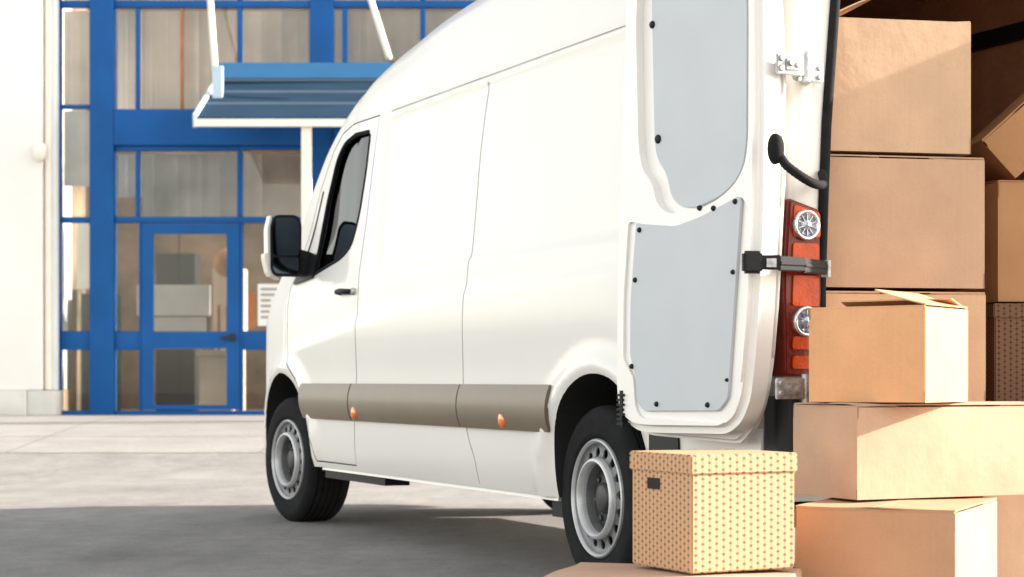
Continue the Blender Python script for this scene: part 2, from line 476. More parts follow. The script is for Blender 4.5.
def groove(bm, line, w=.007, depth=.014):
    """closed cutter ribbon running along an (x,z) polyline on the left flank"""
    pts = [Vector((p[0], p[1])) for p in line]
    rows = []
    for i, p in enumerate(pts):
        d = (pts[min(i + 1, len(pts) - 1)] - pts[max(i - 1, 0)]).normalized(); nrm = Vector((-d.y, d.x))
        row = []
        for s in (-1, 1):
            c = p + nrm * s * w / 2; y = f(c.x, c.y)
            row += [bm.verts.new((c.x, y - depth, c.y)), bm.verts.new((c.x, y + .03, c.y))]
        rows.append(row)          # [L in, L out, R in, R out]
    fs = []
    for a, b in zip(rows, rows[1:]):
        fs += [bm.faces.new([a[0], a[1], b[1], b[0]]), bm.faces.new([a[3], a[2], b[2], b[3]]),
               bm.faces.new([a[2], a[0], b[0], b[2]]), bm.faces.new([a[1], a[3], b[3], b[1]])]
    a, b = rows[0], rows[-1]
    fs += [bm.faces.new([a[0], a[2], a[3], a[1]]), bm.faces.new([b[1], b[3], b[2], b[0]])]
    bmesh.ops.recalc_face_normals(bm, faces=fs)

def seg(p, qq, n=10):
    return [(p[0] + (qq[0] - p[0]) * i / n, p[1] + (qq[1] - p[1]) * i / n) for i in range(n + 1)]

# ------------------------------------------------------------------ the van
VAN = empty('delivery_van', (1.736, 6.078, 0), math.atan2(.904, -.427))
tag(VAN, 'white high-roof delivery van with its rear doors swung open and cartons in the cargo bay', 'van')

body = link('body', build_body_solid(), [WHITE, WOOD, CABIN, ARCH, WHITE_IN])
# shut lines and seams, cut into the solid before it is hollowed
def gcut(line, w, d):
    g = bmesh.new(); groove(g, line, w, d)
    boolean(body, g, [GROOVE])
gcut([(.13 + .0571 * i, 2.0985) for i in range(60)], .009, .005)
gcut([(p.x, p.y) for p in catmull([(a, b, 0) for a, b in [(2.343, .345), (2.37, .45), (2.44, .57), (2.475, .77), (2.46, 1.1), (2.425, 1.44), (2.41, 1.78), (2.37, 2.07)]], 6)], .008, .010)
gcut(seg((4.93, .93), (4.95, 1.28), 8), .006, .008)
# arches
def arch_poly(cx, back):
    if back: P_ = [(1.58, .1), (1.60, .45), (1.585, .6), (1.515, .713), (1.385, .79), (1.235, .815), (1.08, .785), (.95, .69), (.87, .56), (.84, .42), (.84, .1)]
    else: P_ = [(4.42, .1), (4.44, .32), (4.52, .47), (4.60, .62), (4.74, .765), (4.95, .83), (5.15, .79), (5.31, .67), (5.40, .5), (5.42, .3), (5.42, .1)]
    c = [(p.x, p.y) for p in catmull([(a, b, 0) for a, b in P_], 4)]
    return c
bm = bmesh.new()
for back in (True, False):
    for s in (1, -1):
        prism(bm, arch_poly(0, back), 'y', s * .66, s * 1.2)
boolean(body, bm, [ARCH])
# cargo bay: cavity with wheel boxes left standing
cav = bmesh.new()
prism(cav, [(-.857, .712), (.857, .712), (.850, 1.2), (.832, 1.6), (.804, 1.93), (.78, 2.2), (.74, 2.38), (.62, 2.44), (-.62, 2.44), (-.74, 2.38), (-.78, 2.2), (-.804, 1.93), (-.832, 1.6), (-.850, 1.2)], 'x', -.2, 3.40)
cavo = link('cav', cav, [WOOD])
wb = bmesh.new()
for s in (1, -1): bxa(wb, .78, 1.68, s * .62 if s > 0 else -1.0, 1.0 if s > 0 else -.62, .6, .88)
bmesh.ops.recalc_face_normals(wb, faces=wb.faces[:])
boolean(cavo, wb, [WOOD])
cb = bmesh.new(); cb.from_mesh(cavo.data); bpy.data.objects.remove(cavo)
boolean(body, cb, [WOOD])
# cabin
cab = bmesh.new()
vs = [(3.48, y, z) for y, z in ((.90, .95), (.86, 1.5), (.80, 2.12), (-.80, 2.12), (-.86, 1.5), (-.90, .95))]
ve = [(5.12, .84, .95), (4.98, .80, 1.5), (4.42, .74, 2.12), (4.42, -.74, 2.12), (4.98, -.80, 1.5), (5.12, -.84, .95)]
A = [cab.verts.new(v) for v in vs]; B = [cab.verts.new(v) for v in ve]
cab.faces.new(A); cab.faces.new(B[::-1])
for i in range(6):
    j = (i + 1) % 6; cab.faces.new([A[j], A[i], B[i], B[j]])
bmesh.ops.recalc_face_normals(cab, faces=cab.faces[:])
boolean(body, cab, [CABIN])
# side windows and windscreen
WIN = [(3.765, 2.035), (3.785, 1.84), (3.84, 1.62), (3.93, 1.465), (4.10, 1.415), (4.40, 1.372), (4.525, 1.352), (4.505, 1.47), (4.42, 1.72), (4.28, 1.95), (4.17, 2.02), (4.0, 2.045)]
WIN = roundpoly(WIN, [.04, .05, .06, .06, .03, 0, .02, .02, .02, .05, .05, .03], 3)
bm = bmesh.new()
prism(bm, WIN, 'y', .5, 1.2); prism(bm, WIN, 'y', -.5, -1.2)
a = [(4.48, 2.21), (5.17, 1.50), (5.05, 1.38), (4.36, 2.09)]
ws = bmesh.new()
prism(ws, [(4.60, 2.40), (5.45, 1.52), (5.03, 1.20), (4.25, 2.05)], 'y', -.66, .66)
boolean(body, bm, [CABIN]); boolean(body, ws, [CABIN])

# front door taken out of the shell with a real shut line
DOORP = [(3.845, .36), (3.84, .55), (3.80, .8), (3.795, 1.1), (3.79, 1.32), (3.73, 1.6), (3.695, 1.85), (3.66, 2.10), (4.05, 2.105), (4.22, 2.075), (4.36, 2.0), (4.56, 1.81), (4.82, 1.46),
         (4.91, 1.30), (4.90, 1.0), (4.86, .88), (4.70, .80), (4.60, .70), (4.50, .54), (4.41, .36)]
def grow(poly, d):
    c = []; n = len(poly)
    for i in range(n):
        p0, p, p1 = Vector(poly[i - 1]), Vector(poly[i]), Vector(poly[(i + 1) % n])
        t = (p1 - p0).normalized(); nr = Vector((t.y, -t.x)); c.append(tuple(p + nr * d))
    return c
dsm = grow(DOORP, -.0035); dbg = grow(DOORP, .0035)
if abs(min(p[0] for p in dbg)) > abs(min(p[0] for p in dsm)): dsm, dbg = dbg, dsm
door = clone_obj(body, 'front_door')
bm = bmesh.new(); prism(bm, dsm, 'y', .885, 1.2); boolean(door, bm, [CABIN], 'INTERSECT')
bm = bmesh.new(); prism(bm, dbg, 'y', .80, 1.2); boolean(body, bm, [CABIN])
door.parent = VAN; body.parent = VAN

for o_ in (body, door): sharp(o_, 32)

for nm, L_, s in (('window_glass', WIN, 1), ('window_glass', WIN, -1)):
    w = patch(L_, -.026, .004, nm, CARGLASS, door if s > 0 else VAN, s)
# black weather strip round the window, real raised rubber
bm = bmesh.new()
ring = [Vector((p[0], f(*p) - .006, p[1])) for p in WIN]; ring.append(ring[0]); ring.append(ring[1])
tube(bm, ring, .012, 8); link('window_seal', bm, RUBBER, door, True)
bm = bmesh.new()
div = [Vector((x, f(x, z) - .006, z)) for x, z in seg((4.74, 1.42), (4.50, 1.80), 8)]
tube(bm, div, .011, 8); link('quarter_seal', bm, RUBBER, door, True)
patch(roundpoly([(4.50, 1.338), (4.84, 1.315), (4.75, 1.44), (4.60, 1.475), (4.50, 1.46)], .015, 3), .001, .012, 'mirror_base', PLASTIC, door)
# windscreen
bm = bmesh.new(); g = []
for i in range(13):
    x = 4.46 + (5.20 - 4.46) * i / 12; row = []
    zt = lerp_tab(ZT, x); rz, ry, cr = corner(x)
    for j in range(15):
        y = -.69 + 1.38 * j / 14; row.append(bm.verts.new((x, y, zt - cr * (y / .8) ** 2 - .02)))
    g.append(row)
for a, b in zip(g, g[1:]):
    for k in range(14): bm.faces.new([a[k], a[k + 1], b[k + 1], b[k]])
bmesh.ops.solidify(bm, geom=bm.faces[:], thickness=.005)
link('windscreen', bm, CARGLASS, VAN, True)

# seats, wheel and dashboard
for sy in (.45, -.45):
    s = empty('seat_row', (0, 0, 0)); bpy.data.objects.remove(s)
    bm = bmesh.new()
    prism(bm, roundpoly([(3.62, .96), (4.22, .98), (4.22, 1.12), (3.80, 1.12), (3.66, 1.70), (3.54, 1.70), (3.56, 1.0)], .05, 3), 'y', sy - .24, sy + .24)
    bxa(bm, 3.555, 3.65, sy - .13, sy + .13, 1.74, 1.92); bxa(bm, 3.59, 3.61, sy - .05, sy + .05, 1.69, 1.75)
    bmesh.ops.bevel(bm, geom=bm.edges[:], offset=.018, segments=2, affect='EDGES')
    o = link('seat', bm, SEATF, VAN); sharp(o, 50)
bm = bmesh.new(); prism(bm, roundpoly([(4.70, 1.0), (5.05, 1.0), (5.02, 1.30), (4.78, 1.32), (4.68, 1.22)], .04, 3), 'y', -.78, .78)
link('dashboard', bm, CABIN, VAN)
bm = bmesh.new(); c = Vector((4.52, .45, 1.28)); ax = Vector((-.75, 0, .66)); e1 = Vector((0, 1, 0)); e2 = ax.cross(e1).normalized()
tube(bm, [c + (e1 * math.cos(t) + e2 * math.sin(t)) * .2 for t in [2 * math.pi * i / 28 for i in range(29)]], .014, 8)
tube(bm, [c - e1 * .2, c + e1 * .2], .016, 6); tube(bm, [c, c - ax * .25], .03, 8)
link('steering_wheel', bm, PLASTIC, VAN, True)

# grey flank cladding in three lengths, each with its side marker
def strip(x0, x1, sl0=0., sl1=0.):
    return roundpoly([(x0 + sl0, .585), (x1 + sl1, .585), (x1, .772), (x0, .772)], .008, 2)
c1 = patch(strip(3.85, 4.63, .0, -.04), .004, .010, 'door_cladding', CLAD, door, 1, .020)
c2 = patch(strip(2.485, 3.835), .004, .010, 'side_cladding', CLAD, VAN, 1, .020)
c3 = patch(strip(1.600, 2.465, .012), .010, .008, 'side_cladding', CLAD, VAN, 1, .020)
for par, x in ((c2, 3.770), (c3, 2.022)):
    bm = bmesh.new(); y = lerp_tab(PZ, .625) + .022
    lathe(bm, [(0, y + .018), (.022, y + .015), (.032, y + .009), (.036, y), (.036, y - .02), (0, y - .02)], 24, 0, (x, .628))
    link('side_marker', bm, AMBER, par, True)
for s in (-1,):
    patch(strip(1.62, 4.55), .004, .010, 'side_cladding', CLAD, VAN, -1, .020)
# sill step line
bm = bmesh.new(); prism(bm, [(.90, .31), (.955, .315), (.950, .340), (.90, .340)], 'x', 1.62, 4.40); link('sill', bm, WHITE, VAN)
bm = bmesh.new(); bxa(bm, 3.55, 4.42, .80, .93, .272, .31); link('sill_guard', bm, PLASTIC, VAN)
bm = bmesh.new(); bxa(bm, 1.60, 1.70, .70, .94, .25, .42); link('jacking_point', bm, PLASTIC, VAN)
# door handle
bm = bmesh.new(); hx, hz = 3.965, 1.237; y = f(hx, hz)
tube(bm, catmull([(hx - .085, y + .002, hz - .002), (hx - .06, y + .028, hz), (hx, y + .036, hz + .004), (hx + .06, y + .030, hz + .002), (hx + .085, y + .002, hz)], 4), .014, 8)
link('door_handle', bm, PLASTIC, door, True)
bm = bmesh.new(); lathe(bm, [(0, y + .014), (.018, y + .014), (.020, y - .01), (0, y - .01)], 16, 0, (hx - .115, hz - .002)); link('door_lock', bm, ZINC, door, True)
# fuel flap hinge / sliding rail end cap on the flank

# mirror
mir = empty('mir'); bpy.data.objects.remove(mir)
bm = bmesh.new()
prism(bm, roundpoly([(1.005, 1.372), (1.02, 1.345), (1.155, 1.345), (1.178, 1.38), (1.180, 1.62), (1.158, 1.675), (1.03, 1.68), (1.002, 1.64)], .03, 4), 'x', 4.60, 4.70)
for v in bm.verts:
    if v.co.x > 4.65: v.co.y = 1.08 + (v.co.y - 1.08) * .70; v.co.z = 1.51 + (v.co.z - 1.51) * .84
bmesh.ops.bevel(bm, geom=[e for e in bm.edges if e.verts[0].co.x > 4.65 and e.verts[1].co.x > 4.65], offset=.02, segments=3, affect='EDGES')
mo = link('mirror_housing', bm, PLASTIC, door); sharp(mo, 40)
bm = bmesh.new()
prism(bm, roundpoly([(1.021, 1.46), (1.165, 1.46), (1.168, 1.61), (1.150, 1.660), (1.04, 1.664), (1.018, 1.63)], .02, 3), 'x', 4.594, 4.602); link('mirror_glass', bm, MIRRORG, mo)
bm = bmesh.new()
prism(bm, roundpoly([(1.022, 1.375), (1.035, 1.362), (1.148, 1.362), (1.165, 1.385), (1.166, 1.448), (1.021, 1.448)], .012, 3), 'x', 4.593, 4.602); link('blind_spot_glass', bm, MIRRORG, mo)
bm = bmesh.new()
prism(bm, roundpoly([(1.178, 1.345), (1.190, 1.40), (1.193, 1.60), (1.176, 1.672), (1.168, 1.672), (1.168, 1.345)], .01, 3), 'x', 4.605, 4.67); link('mirror_cap', bm, WHITE, mo)
bm = bmesh.new()
prism(bm, roundpoly([(1.12, 1.325), (1.185, 1.36), (1.205, 1.44), (1.205, 1.47), (1.175, 1.47), (1.14, 1.345)], .01, 3), 'x', 4.61, 4.68); link('mirror_indicator', bm, CREAM, mo)
bm = bmesh.new()
prism(bm, roundpoly([(.86, 1.33), (.99, 1.36), (1.03, 1.36), (1.03, 1.50), (.98, 1.49), (.86, 1.455)], .02, 3), 'x', 4.60, 4.74)
bxa(bm, 4.52, 4.60, .875, .935, 1.335, 1.46)
bmesh.ops.bevel(bm, geom=bm.edges[:], offset=.008, segments=2, affect='EDGES')
link('mirror_arm', bm, PLASTIC, mo)

# wheels
def make_wheel():
    bm = bmesh.new()     # steel disc with rim; outer face towards +y
    lathe(bm, [(.222, -.09), (.222, .012), (.226, .022), (.220, .028), (.212, .024), (.207, .018), (.202, .012), (.190, .009), (.170, .010), (.158, .014), (.152, .024), (.148, .034), (.143, .036), (.134, .030), (.128, .004), (.126, -.034), (.0, -.034)], 64)
    w = link('wheel', bm, STEEL); sharp(w, 50)
    cut = bmesh.new()
    for k in range(16):
        a = 2 * math.pi * (k + .5) / 16
        M = Matrix.Rotation(-a, 4, 'Y')
        pts = [(.1735 + .0185 * math.cos(t), .0185 * math.sin(t)) for t in [2 * math.pi * i / 12 for i in range(12)]]
        A = [cut.verts.new(M @ Vector((p[0], -.08, p[1]))) for p in pts]; B = [cut.verts.new(M @ Vector((p[0], .05, p[1]))) for p in pts]
        fs = [cut.faces.new(A), cut.faces.new(B[::-1])] + [cut.faces.new([A[(i + 1) % 12], A[i], B[i], B[(i + 1) % 12]]) for i in range(12)]
        bmesh.ops.recalc_face_normals(cut, faces=fs)
    w.data.materials.append(DARKSTEEL)
    md = w.modifiers.new('s', 'SOLIDIFY'); md.thickness = .006; md.offset = -1
    dg = bpy.context.evaluated_depsgraph_get(); me = bpy.data.meshes.new_from_object(w.evaluated_get(dg)); w.modifiers.clear(); w.data = me
    boolean(w, cut, [STEEL]); sharp(w, 50)
    bm = bmesh.new()
    prof = [(.216, -.20), (.224, -.212), (.26, -.222), (.31, -.222), (.335, -.212), (.346, -.195)]
    for k in range(5):
        y0 = -.18 + k * .034
        prof += [(.349, y0), (.3495, y0 + .024), (.342, y0 + .026), (.342, y0 + .031)]
    prof += [(.349, -.010), (.345, .004), (.334, .018), (.318, .026), (.312, .030), (.29, .032), (.262, .030), (.25, .031), (.24, .028), (.228, .020), (.221, .008), (.216, -.01)]
    lathe(bm, prof, 80)
    t = link('tyre', bm, RUBBER, w); sharp(t, 30)
    bm = bmesh.new()
    lathe(bm, [(.127, -.030), (.120, -.022), (.108, -.016), (.085, -.012), (.06, -.008), (.052, .006), (.044, .010), (.0, .012)], 48)
    for k in range(6):
        a = 2 * math.pi * k / 6 + .2; lathe(bm, [(0, -.002), (.011, -.003), (.013, -.02)], 10, 0, (.082 * math.cos(a), .082 * math.sin(a)))
    h = link('hub_cap', bm, DARKSTEEL, w); sharp(h, 40)
    bm = bmesh.new(); lathe(bm, [(.155, .014), (.153, .034), (.148, .042), (.141, .043), (.134, .036), (.130, .018), (.127, -.02)], 56); rg = link('trim_ring', bm, RINGM, w); sharp(rg, 50)
    bm = bmesh.new(); lathe(bm, [(.219, .018), (.222, .028), (.217, .032), (.210, .026), (.207, .012)], 64); rg = link('rim_lip', bm, RINGM, w); sharp(rg, 50)
    bm = bmesh.new(); lathe(bm, [(.2, -.16), (.2, -.06), (0, -.06), ], 32); link('brake_drum', bm, DARKSTEEL, w, True)
    return w
w0 = make_wheel()
def put_wheel(w, x, side, steer=0.):
    w.parent = VAN; w.location = (x, side * .935, .345); w.rotation_euler = (0, random.uniform(0, 1), (0 if side > 0 else math.pi) + steer)
put_wheel(w0, 1.285, 1, -.045)
for x, s, st in ((4.97, 1, .08), (1.285, -1, 0), (4.97, -1, .08)):
    c = w0.copy(); C.objects.link(c)
    for ch in w0.children:
        d = ch.copy(); C.objects.link(d); d.parent = c
    put_wheel(c, x, s, st)
# mud flap, axle, frame
bm = bmesh.new()
tube(bm, [(1.285, -.75, .345), (1.285, .75, .345)], .05, 12); lathe(bm, [(0, -.14), (.14, -.08), (.14, .08), (0, .14)], 20, 0, (1.285, .345))
bxa(bm, 1.7, 3.4, -.30, .10, .27, .34); bxa(bm, 1.6, 4.3, .42, .50, .22, .335) if False else None
link('rear_axle', bm, PLASTIC, VAN)
bm = bmesh.new(); bxa(bm, .862, .885, .70, .955, .27, .60); link('mud_flap', bm, RUBBER, VAN)
bm = bmesh.new(); tube(bm, catmull([(3.6, -.35, .29), (2.6, -.36, .26), (1.8, -.40, .27), (1.5, -.55, .30)], 6), .035, 12); lathe(bm, [(0, 0)], 3) if False else None
link('exhaust_pipe', bm, DARKSTEEL, VAN, True)

# rear bumper and rear panel under the doors
bm = bmesh.new(); prism(bm, roundpoly([(-.07, .62), (-.075, .47), (.10, .45), (.10, .64), (.0, .655)], .012, 2), 'y', -.94, .94)
link('rear_bumper', bm, PLASTIC, VAN)
bm = bmesh.new(); prism(bm, roundpoly([(-.055, .985), (-.055, .80), (.10, .80), (.10, 1.0), (.0, 1.01)], .02, 3), 'z', .50, .74)
link('bumper_corner', bm, PLASTIC, VAN)
bm = bmesh.new(); prism(bm, roundpoly([(-.055, -.985), (-.055, -.80), (.10, -.80), (.10, -1.0), (.0, -1.01)], .02, 3), 'z', .50, .74)
link('bumper_corner', bm, PLASTIC, VAN)
bm = bmesh.new(); prism(bm, [(.965, .50), (1.0, .51), (1.005, .60), (.99, .635), (.965, .64)], 'x', .10, .60); link('bumper_side', bm, WHITE_IN, VAN)
bm = bmesh.new(); prism(bm, [(.96, .49), (1.012, .50), (1.012, .60), (.97, .62)], 'x', .60, .80); link('bumper_end', bm, PLASTIC, VAN)
# opening seal
for s in (1, -1):
    bm = bmesh.new()
    tube(bm, [(-.004, s * (y - .004), z) for y, z in ((.857, .72), (.853, 1.1), (.844, 1.35), (.832, 1.6), (.804, 1.93), (.78, 2.2), (.745, 2.36), (.62, 2.435), (0, 2.44))], .017, 8)
    link('opening_seal', bm, RUBBER, VAN, True)
# tail lights
def tail(s):
    bm = bmesh.new()
    out = roundpoly([(s * 1.000, .80), (s * 1.004, 1.10), (s * .985, 1.355), (s * .868, 1.322), (s * .862, 1.05), (s * .880, .80)], .012, 3)
    if s < 0: out = out[::-1]
    prism(bm, out, 'x', -.030, .07)
    bmesh.ops.bevel(bm, geom=[e for e in bm.edges if e.verts[0].co.x < -.02 and e.verts[1].co.x < -.02], offset=.008, segments=3, affect='EDGES')
    t = link('tail_light', bm, MAROON, VAN); sharp(t, 40)
    for za, zb in ((1.155, 1.215), (1.02, 1.115), (.885, .925), (.825, .865)):
        bm = bmesh.new(); prism(bm, roundpoly([(s * .878, za), (s * .975, za), (s * .972, zb), (s * .878, zb)], .008, 2), 'x', -.036, -.026)
        link('lamp_segment', bm, RED, t)
    bm = bmesh.new(); prism(bm, roundpoly([(s * .870, 1.235), (s * .972, 1.235), (s * .968, 1.335), (s * .872, 1.312)], .01, 2), 'x', -.034, -.026)
    link('lamp_segment', bm, RED, t)
    for zc in (1.272, .972):
        bm = bmesh.new(); M = Matrix.Translation((-.030, s * .926, zc)) @ Matrix.Rotation(R(90), 4, 'Z')
        lathe(bm, [(.048, 0), (.048, .014), (.043, .018), (.036, .012), (.034, .004)], 28); bmesh.ops.transform(bm, matrix=M, verts=bm.verts)
        rr = link('lamp_ring', bm, CHROME, t, True)
        bm = bmesh.new(); lathe(bm, [(.036, .004), (.03, .010), (.02, .006), (.014, .014), (0, .018)], 20)
        for k in range(10):
            a = 2 * math.pi * k / 10; bxa(bm, -.001, .001, .004, .014, .012, .034, 0, Matrix.Rotation(a, 4, 'Y'))
        bmesh.ops.transform(bm, matrix=M, verts=bm.verts); link('lamp_reflector', bm, LENS, rr)
tail(1); tail(-1)

# rear door leaf; local frame: x along the leaf from its hinge edge, y out of its inner face
def door_leaf(mirror=1):
    root_bm = bmesh.new()
    # thin outer skin
    outl = [(.048, .76), (.068, .70), (.105, .635), (.16, .590), (.60, .606), (.665, .630), (.715, .69), (.735, .78), (.728, 1.15), (.712, 1.56), (.685, 2.05), (.62, 2.36), (.56, 2.46), (.10, 2.47), (.04, 2.44), (.01, 2.36), (.0, 2.0), (-.018, 1.75), (-.016, 1.4), (.002, 1.15), (.012, 1.0), (.028, .86)]
    outl = roundpoly(outl, .02, 2)
    prism(root_bm, outl, 'y', -.13, -.085)
    bmesh.ops.bevel(root_bm, geom=[e for e in root_bm.edges if abs(e.verts[0].co.y - e.verts[1].co.y) < 1e-4], offset=.012, segments=3, affect='EDGES')
    leaf = link('rear_door', root_bm, [WHITE, WHITE_IN]); sharp(leaf, 40)
    ib = bmesh.new()
    inn = [(.020, .82), (.036, .73), (.075, .660), (.14, .622), (.50, .618), (.58, .622), (.640, .650), (.680, .71), (.688, .80), (.680, 1.15), (.663, 1.56), (.636, 2.05), (.60, 2.33), (.54, 2.42), (.12, 2.43), (.04, 2.40), (.0, 2.33), (-.022, 2.0), (-.028, 1.6), (-.020, 1.25), (.0, .98)]
    inn = roundpoly(inn, .03, 3)
    prism(ib, inn, 'y', -.09, 0)
    bmesh.ops.bevel(ib, geom=[e for e in ib.edges if e.verts[0].co.y > -.01 and e.verts[1].co.y > -.01], offset=.026, segments=5, affect='EDGES')
    frame = link('door_inner_frame', ib, [WHITE_IN], leaf)
    up = [(.055, 2.36), (.50, 2.36), (.545, 2.20), (.560, 1.95), (.548, 1.56), (.53, 1.48), (.475, 1.43), (.455, 1.36), (.40, 1.325), (.28, 1.318), (.17, 1.345), (.085, 1.385), (.035, 1.44), (.018, 1.52), (.016, 1.9), (.025, 2.30)]
    upr = roundpoly(up, .04, 4)
    cb_ = bmesh.new(); prism(cb_, upr, 'y', -.030, .05); boolean(frame, cb_, [WHITE_IN])
    low = [(.60, 1.06), (.612, .82), (.560, .675), (.14, .672), (.085, .70), (.065, .95), (.03, 1.36), (.06, 1.375), (.24, 1.32), (.36, 1.285), (.575, 1.325)]
    # shallow rebate for lower trim, with the round lock boss left standing at the lower corner
    cb_ = bmesh.new(); prism(cb_, roundpoly([(.625, 1.06), (.628, .86), (.575, .80), (.565, .70), (.54, .668), (.14, .655), (.085, .67), (.055, .74), (.045, .95), (.012, 1.31), (.05, 1.355), (.14, 1.325), (.26, 1.285), (.36, 1.268), (.60, 1.315)], .02, 3), 'y', -.010, .05); boolean(frame, cb_, [WHITE_IN])
    sharp(frame, 35)
    bm = bmesh.new()
    pan = [(.07, 2.36), (.49, 2.36), (.505, 2.03), (.490, 1.57), (.478, 1.51), (.430, 1.46), (.405, 1.38), (.36, 1.345), (.28, 1.336), (.17, 1.362), (.10, 1.40), (.06, 1.45), (.046, 1.53), (.044, 1.9), (.055, 2.30)]
    prism(bm, roundpoly(pan, .03, 4), 'y', -.029, -.020); bmesh.ops.bevel(bm, geom=[e for e in bm.edges if e.verts[0].co.y > -.022 and e.verts[1].co.y > -.022], offset=.002, segments=2, affect='EDGES')
    link('upper_trim_panel', bm, PANEL, leaf)
    bm = bmesh.new()
    pl = [(.560, 1.31), (.52, 1.302), (.36, 1.284), (.24, 1.305), (.058, 1.356), (.048, 1.34), (.087, .944), (.108, .735), (.15, .694), (.52, .688), (.553, .715), (.562, .80), (.592, .87), (.590, 1.05)]
    prism(bm, roundpoly(pl, .018, 3), 'y', -.009, .001); bmesh.ops.bevel(bm, geom=[e for e in bm.edges if e.verts[0].co.y > 0 and e.verts[1].co.y > 0], offset=.002, segments=2, affect='EDGES')
    link('lower_trim_panel', bm, PANEL, leaf)
    for i, (x, z, r) in enumerate(((.499, 1.951, .013), (.470, 1.574, .015), (.540, 1.282, .009), (.562, 1.119, .009), (.580, .835, .009), (.452, .712, .009), (.203, .712, .009), (.241, 1.331, .009), (.175, 1.325, .009), (.075, 1.338, .009), (.085, 1.122, .008), (.112, .79, .006))):
        bm = bmesh.new(); yy = -.020 if i < 2 else .001
        lathe(bm, [(0, yy + .008), (r * .7, yy + .007), (r, yy + .002), (r, yy - .004)], 14, 0, (x, z)); link('trim_clip', bm, PLASTIC, leaf, True)
    # lock spring at the free edge
    bm = bmesh.new()
    for k in range(7): bxa(bm, .618 + .004 * (k % 2), .650, -.02, .010, .640 + .016 * k, .648 + .016 * k)
    bxa(bm, .628, .642, -.02, .004, .635, .755)
    link('lower_latch', bm, PLASTIC, leaf)
    bm = bmesh.new(); bxa(bm, .684, .694, -.075, -.06, 1.07, 1.17); link('edge_latch', bm, CABIN, leaf)
    # rubber bead on hinge edge, body-side seal line
    bm = bmesh.new(); tube(bm, [(.030, -.112, .86), (.010, -.112, 1.02), (.000, -.112, 1.15), (-.018, -.112, 1.4), (-.020, -.112, 1.75), (-.002, -.112, 2.0), (.008, -.112, 2.34)], .006, 6); link('edge_bead', bm, WHITE_IN, leaf, True)
    bm = bmesh.new(); tube(bm, [(.712, -.076, 1.50), (.706, -.076, 1.6), (.692, -.076, 1.85), (.680, -.076, 2.05), (.645, -.076, 2.30)], .008, 8); link('free_edge_seal', bm, RUBBER, leaf, True)
    if mirror < 0:
        for o in [leaf] + list(leaf.children):
            me = o.data
            for v in me.vertices: v.co.y = -v.co.y
            me.flip_normals()
    leaf.parent = VAN
    return leaf
dl = door_leaf(1); dl.location = (-.074, 1.148, 0); dl.rotation_euler = (0, 0, math.atan2(.17, .985))
# the right-hand leaf, swung back on its check strap (outside the frame)
dr = door_leaf(-1)
dr.location = (-.06, -.99, 0); dr.rotation_euler = (0, 0, math.atan2(RDY, RDX)) if False else (0, 0, R(180 - 10))

# hinges of the left leaf
def hinge(z):
    bm = bmesh.new()
    bxa(bm, -.048, -.030, .868, .965, z - .032, z + .030)
    bxa(bm, -.030, -.002, .872, .955, z - .024, z + .022)
    bxa(bm, -.105, -.030, .958, .978, z - .022, z + .024)
    bxa(bm, -.122, -.108, .990, 1.090, z - .030, z + .034)
    bxa(bm, -.128, -.120, 1.005, 1.060, z - .018, z + .020)
    bmesh.ops.bevel(bm, geom=bm.edges[:], offset=.003, segments=2, affect='EDGES')
    tube(bm, [(-.112, .978, z - .046), (-.112, .978, z + .046)], .014, 12)
    for xx, yy, dz in ((-.048, .885, .012), (-.048, .885, -.016), (-.048, .93, .0), (-.122, 1.075, -.012), (-.122, 1.075, .018), (-.128, 1.02, .0), (-.128, 1.045, .004)):
        M = Matrix.Translation((xx, yy, z + dz)) @ Matrix.Rotation(R(90), 4, 'Z')
        b2 = bmesh.new(); lathe(b2, [(0, .008), (.008, .008), (.010, 0)], 8); bmesh.ops.transform(b2, matrix=M, verts=b2.verts)
        me = bpy.data.meshes.new('t'); b2.to_mesh(me); bm.from_mesh(me); b2.free(); bpy.data.meshes.remove(me)
    o = link('door_hinge', bm, ZINC, VAN); sharp(o, 40)
hinge(1.748); hinge(.762)
# check strap: a jointed bar from the inner face of the leaf round its edge to the pillar
bm = bmesh.new()
sp = [Vector((-.100, 1.185, 1.145)), Vector((-.135, 1.09, 1.142)), Vector((-.128, 1.0, 1.139)), Vector((-.055, .862, 1.136))]
def bar(a, b, z0, z1, t):
    d = b - a; M = Matrix.Translation(a) @ Matrix.Rotation(math.atan2(d.y, d.x), 4, 'Z'); bxa(bm, -.004, d.length + .004, -t, t, z0, z1, 0, M)
for a, b in zip(sp, sp[1:]): bar(a, b, -.022, .022, .007); bar(a, b, -.006, .006, .011)
bmesh.ops.bevel(bm, geom=bm.edges[:], offset=.003, segments=2, affect='EDGES')
cs = link('check_strap', bm, PLASTIC, VAN); sharp(cs, 40)
bm = bmesh.new(); bar(sp[0] + Vector((0, .01, 0)), sp[0] + Vector((-.015, -.04, 0)), -.034, .034, .016); bmesh.ops.bevel(bm, geom=bm.edges[:], offset=.008, segments=3, affect='EDGES'); link('strap_knob', bm, PLASTIC, cs)
bm = bmesh.new(); m_ = sp[0].lerp(sp[1], .62); bar(m_, m_ + (sp[1] - sp[0]).normalized() * .022, -.013, .013, .014); link('strap_buckle', bm, ZINC, cs)
bm = bmesh.new(); bar(sp[3] - (sp[3] - sp[2]).normalized() * .01, sp[3], -.026, .026, .012); link('strap_bracket', bm, ZINC, cs)
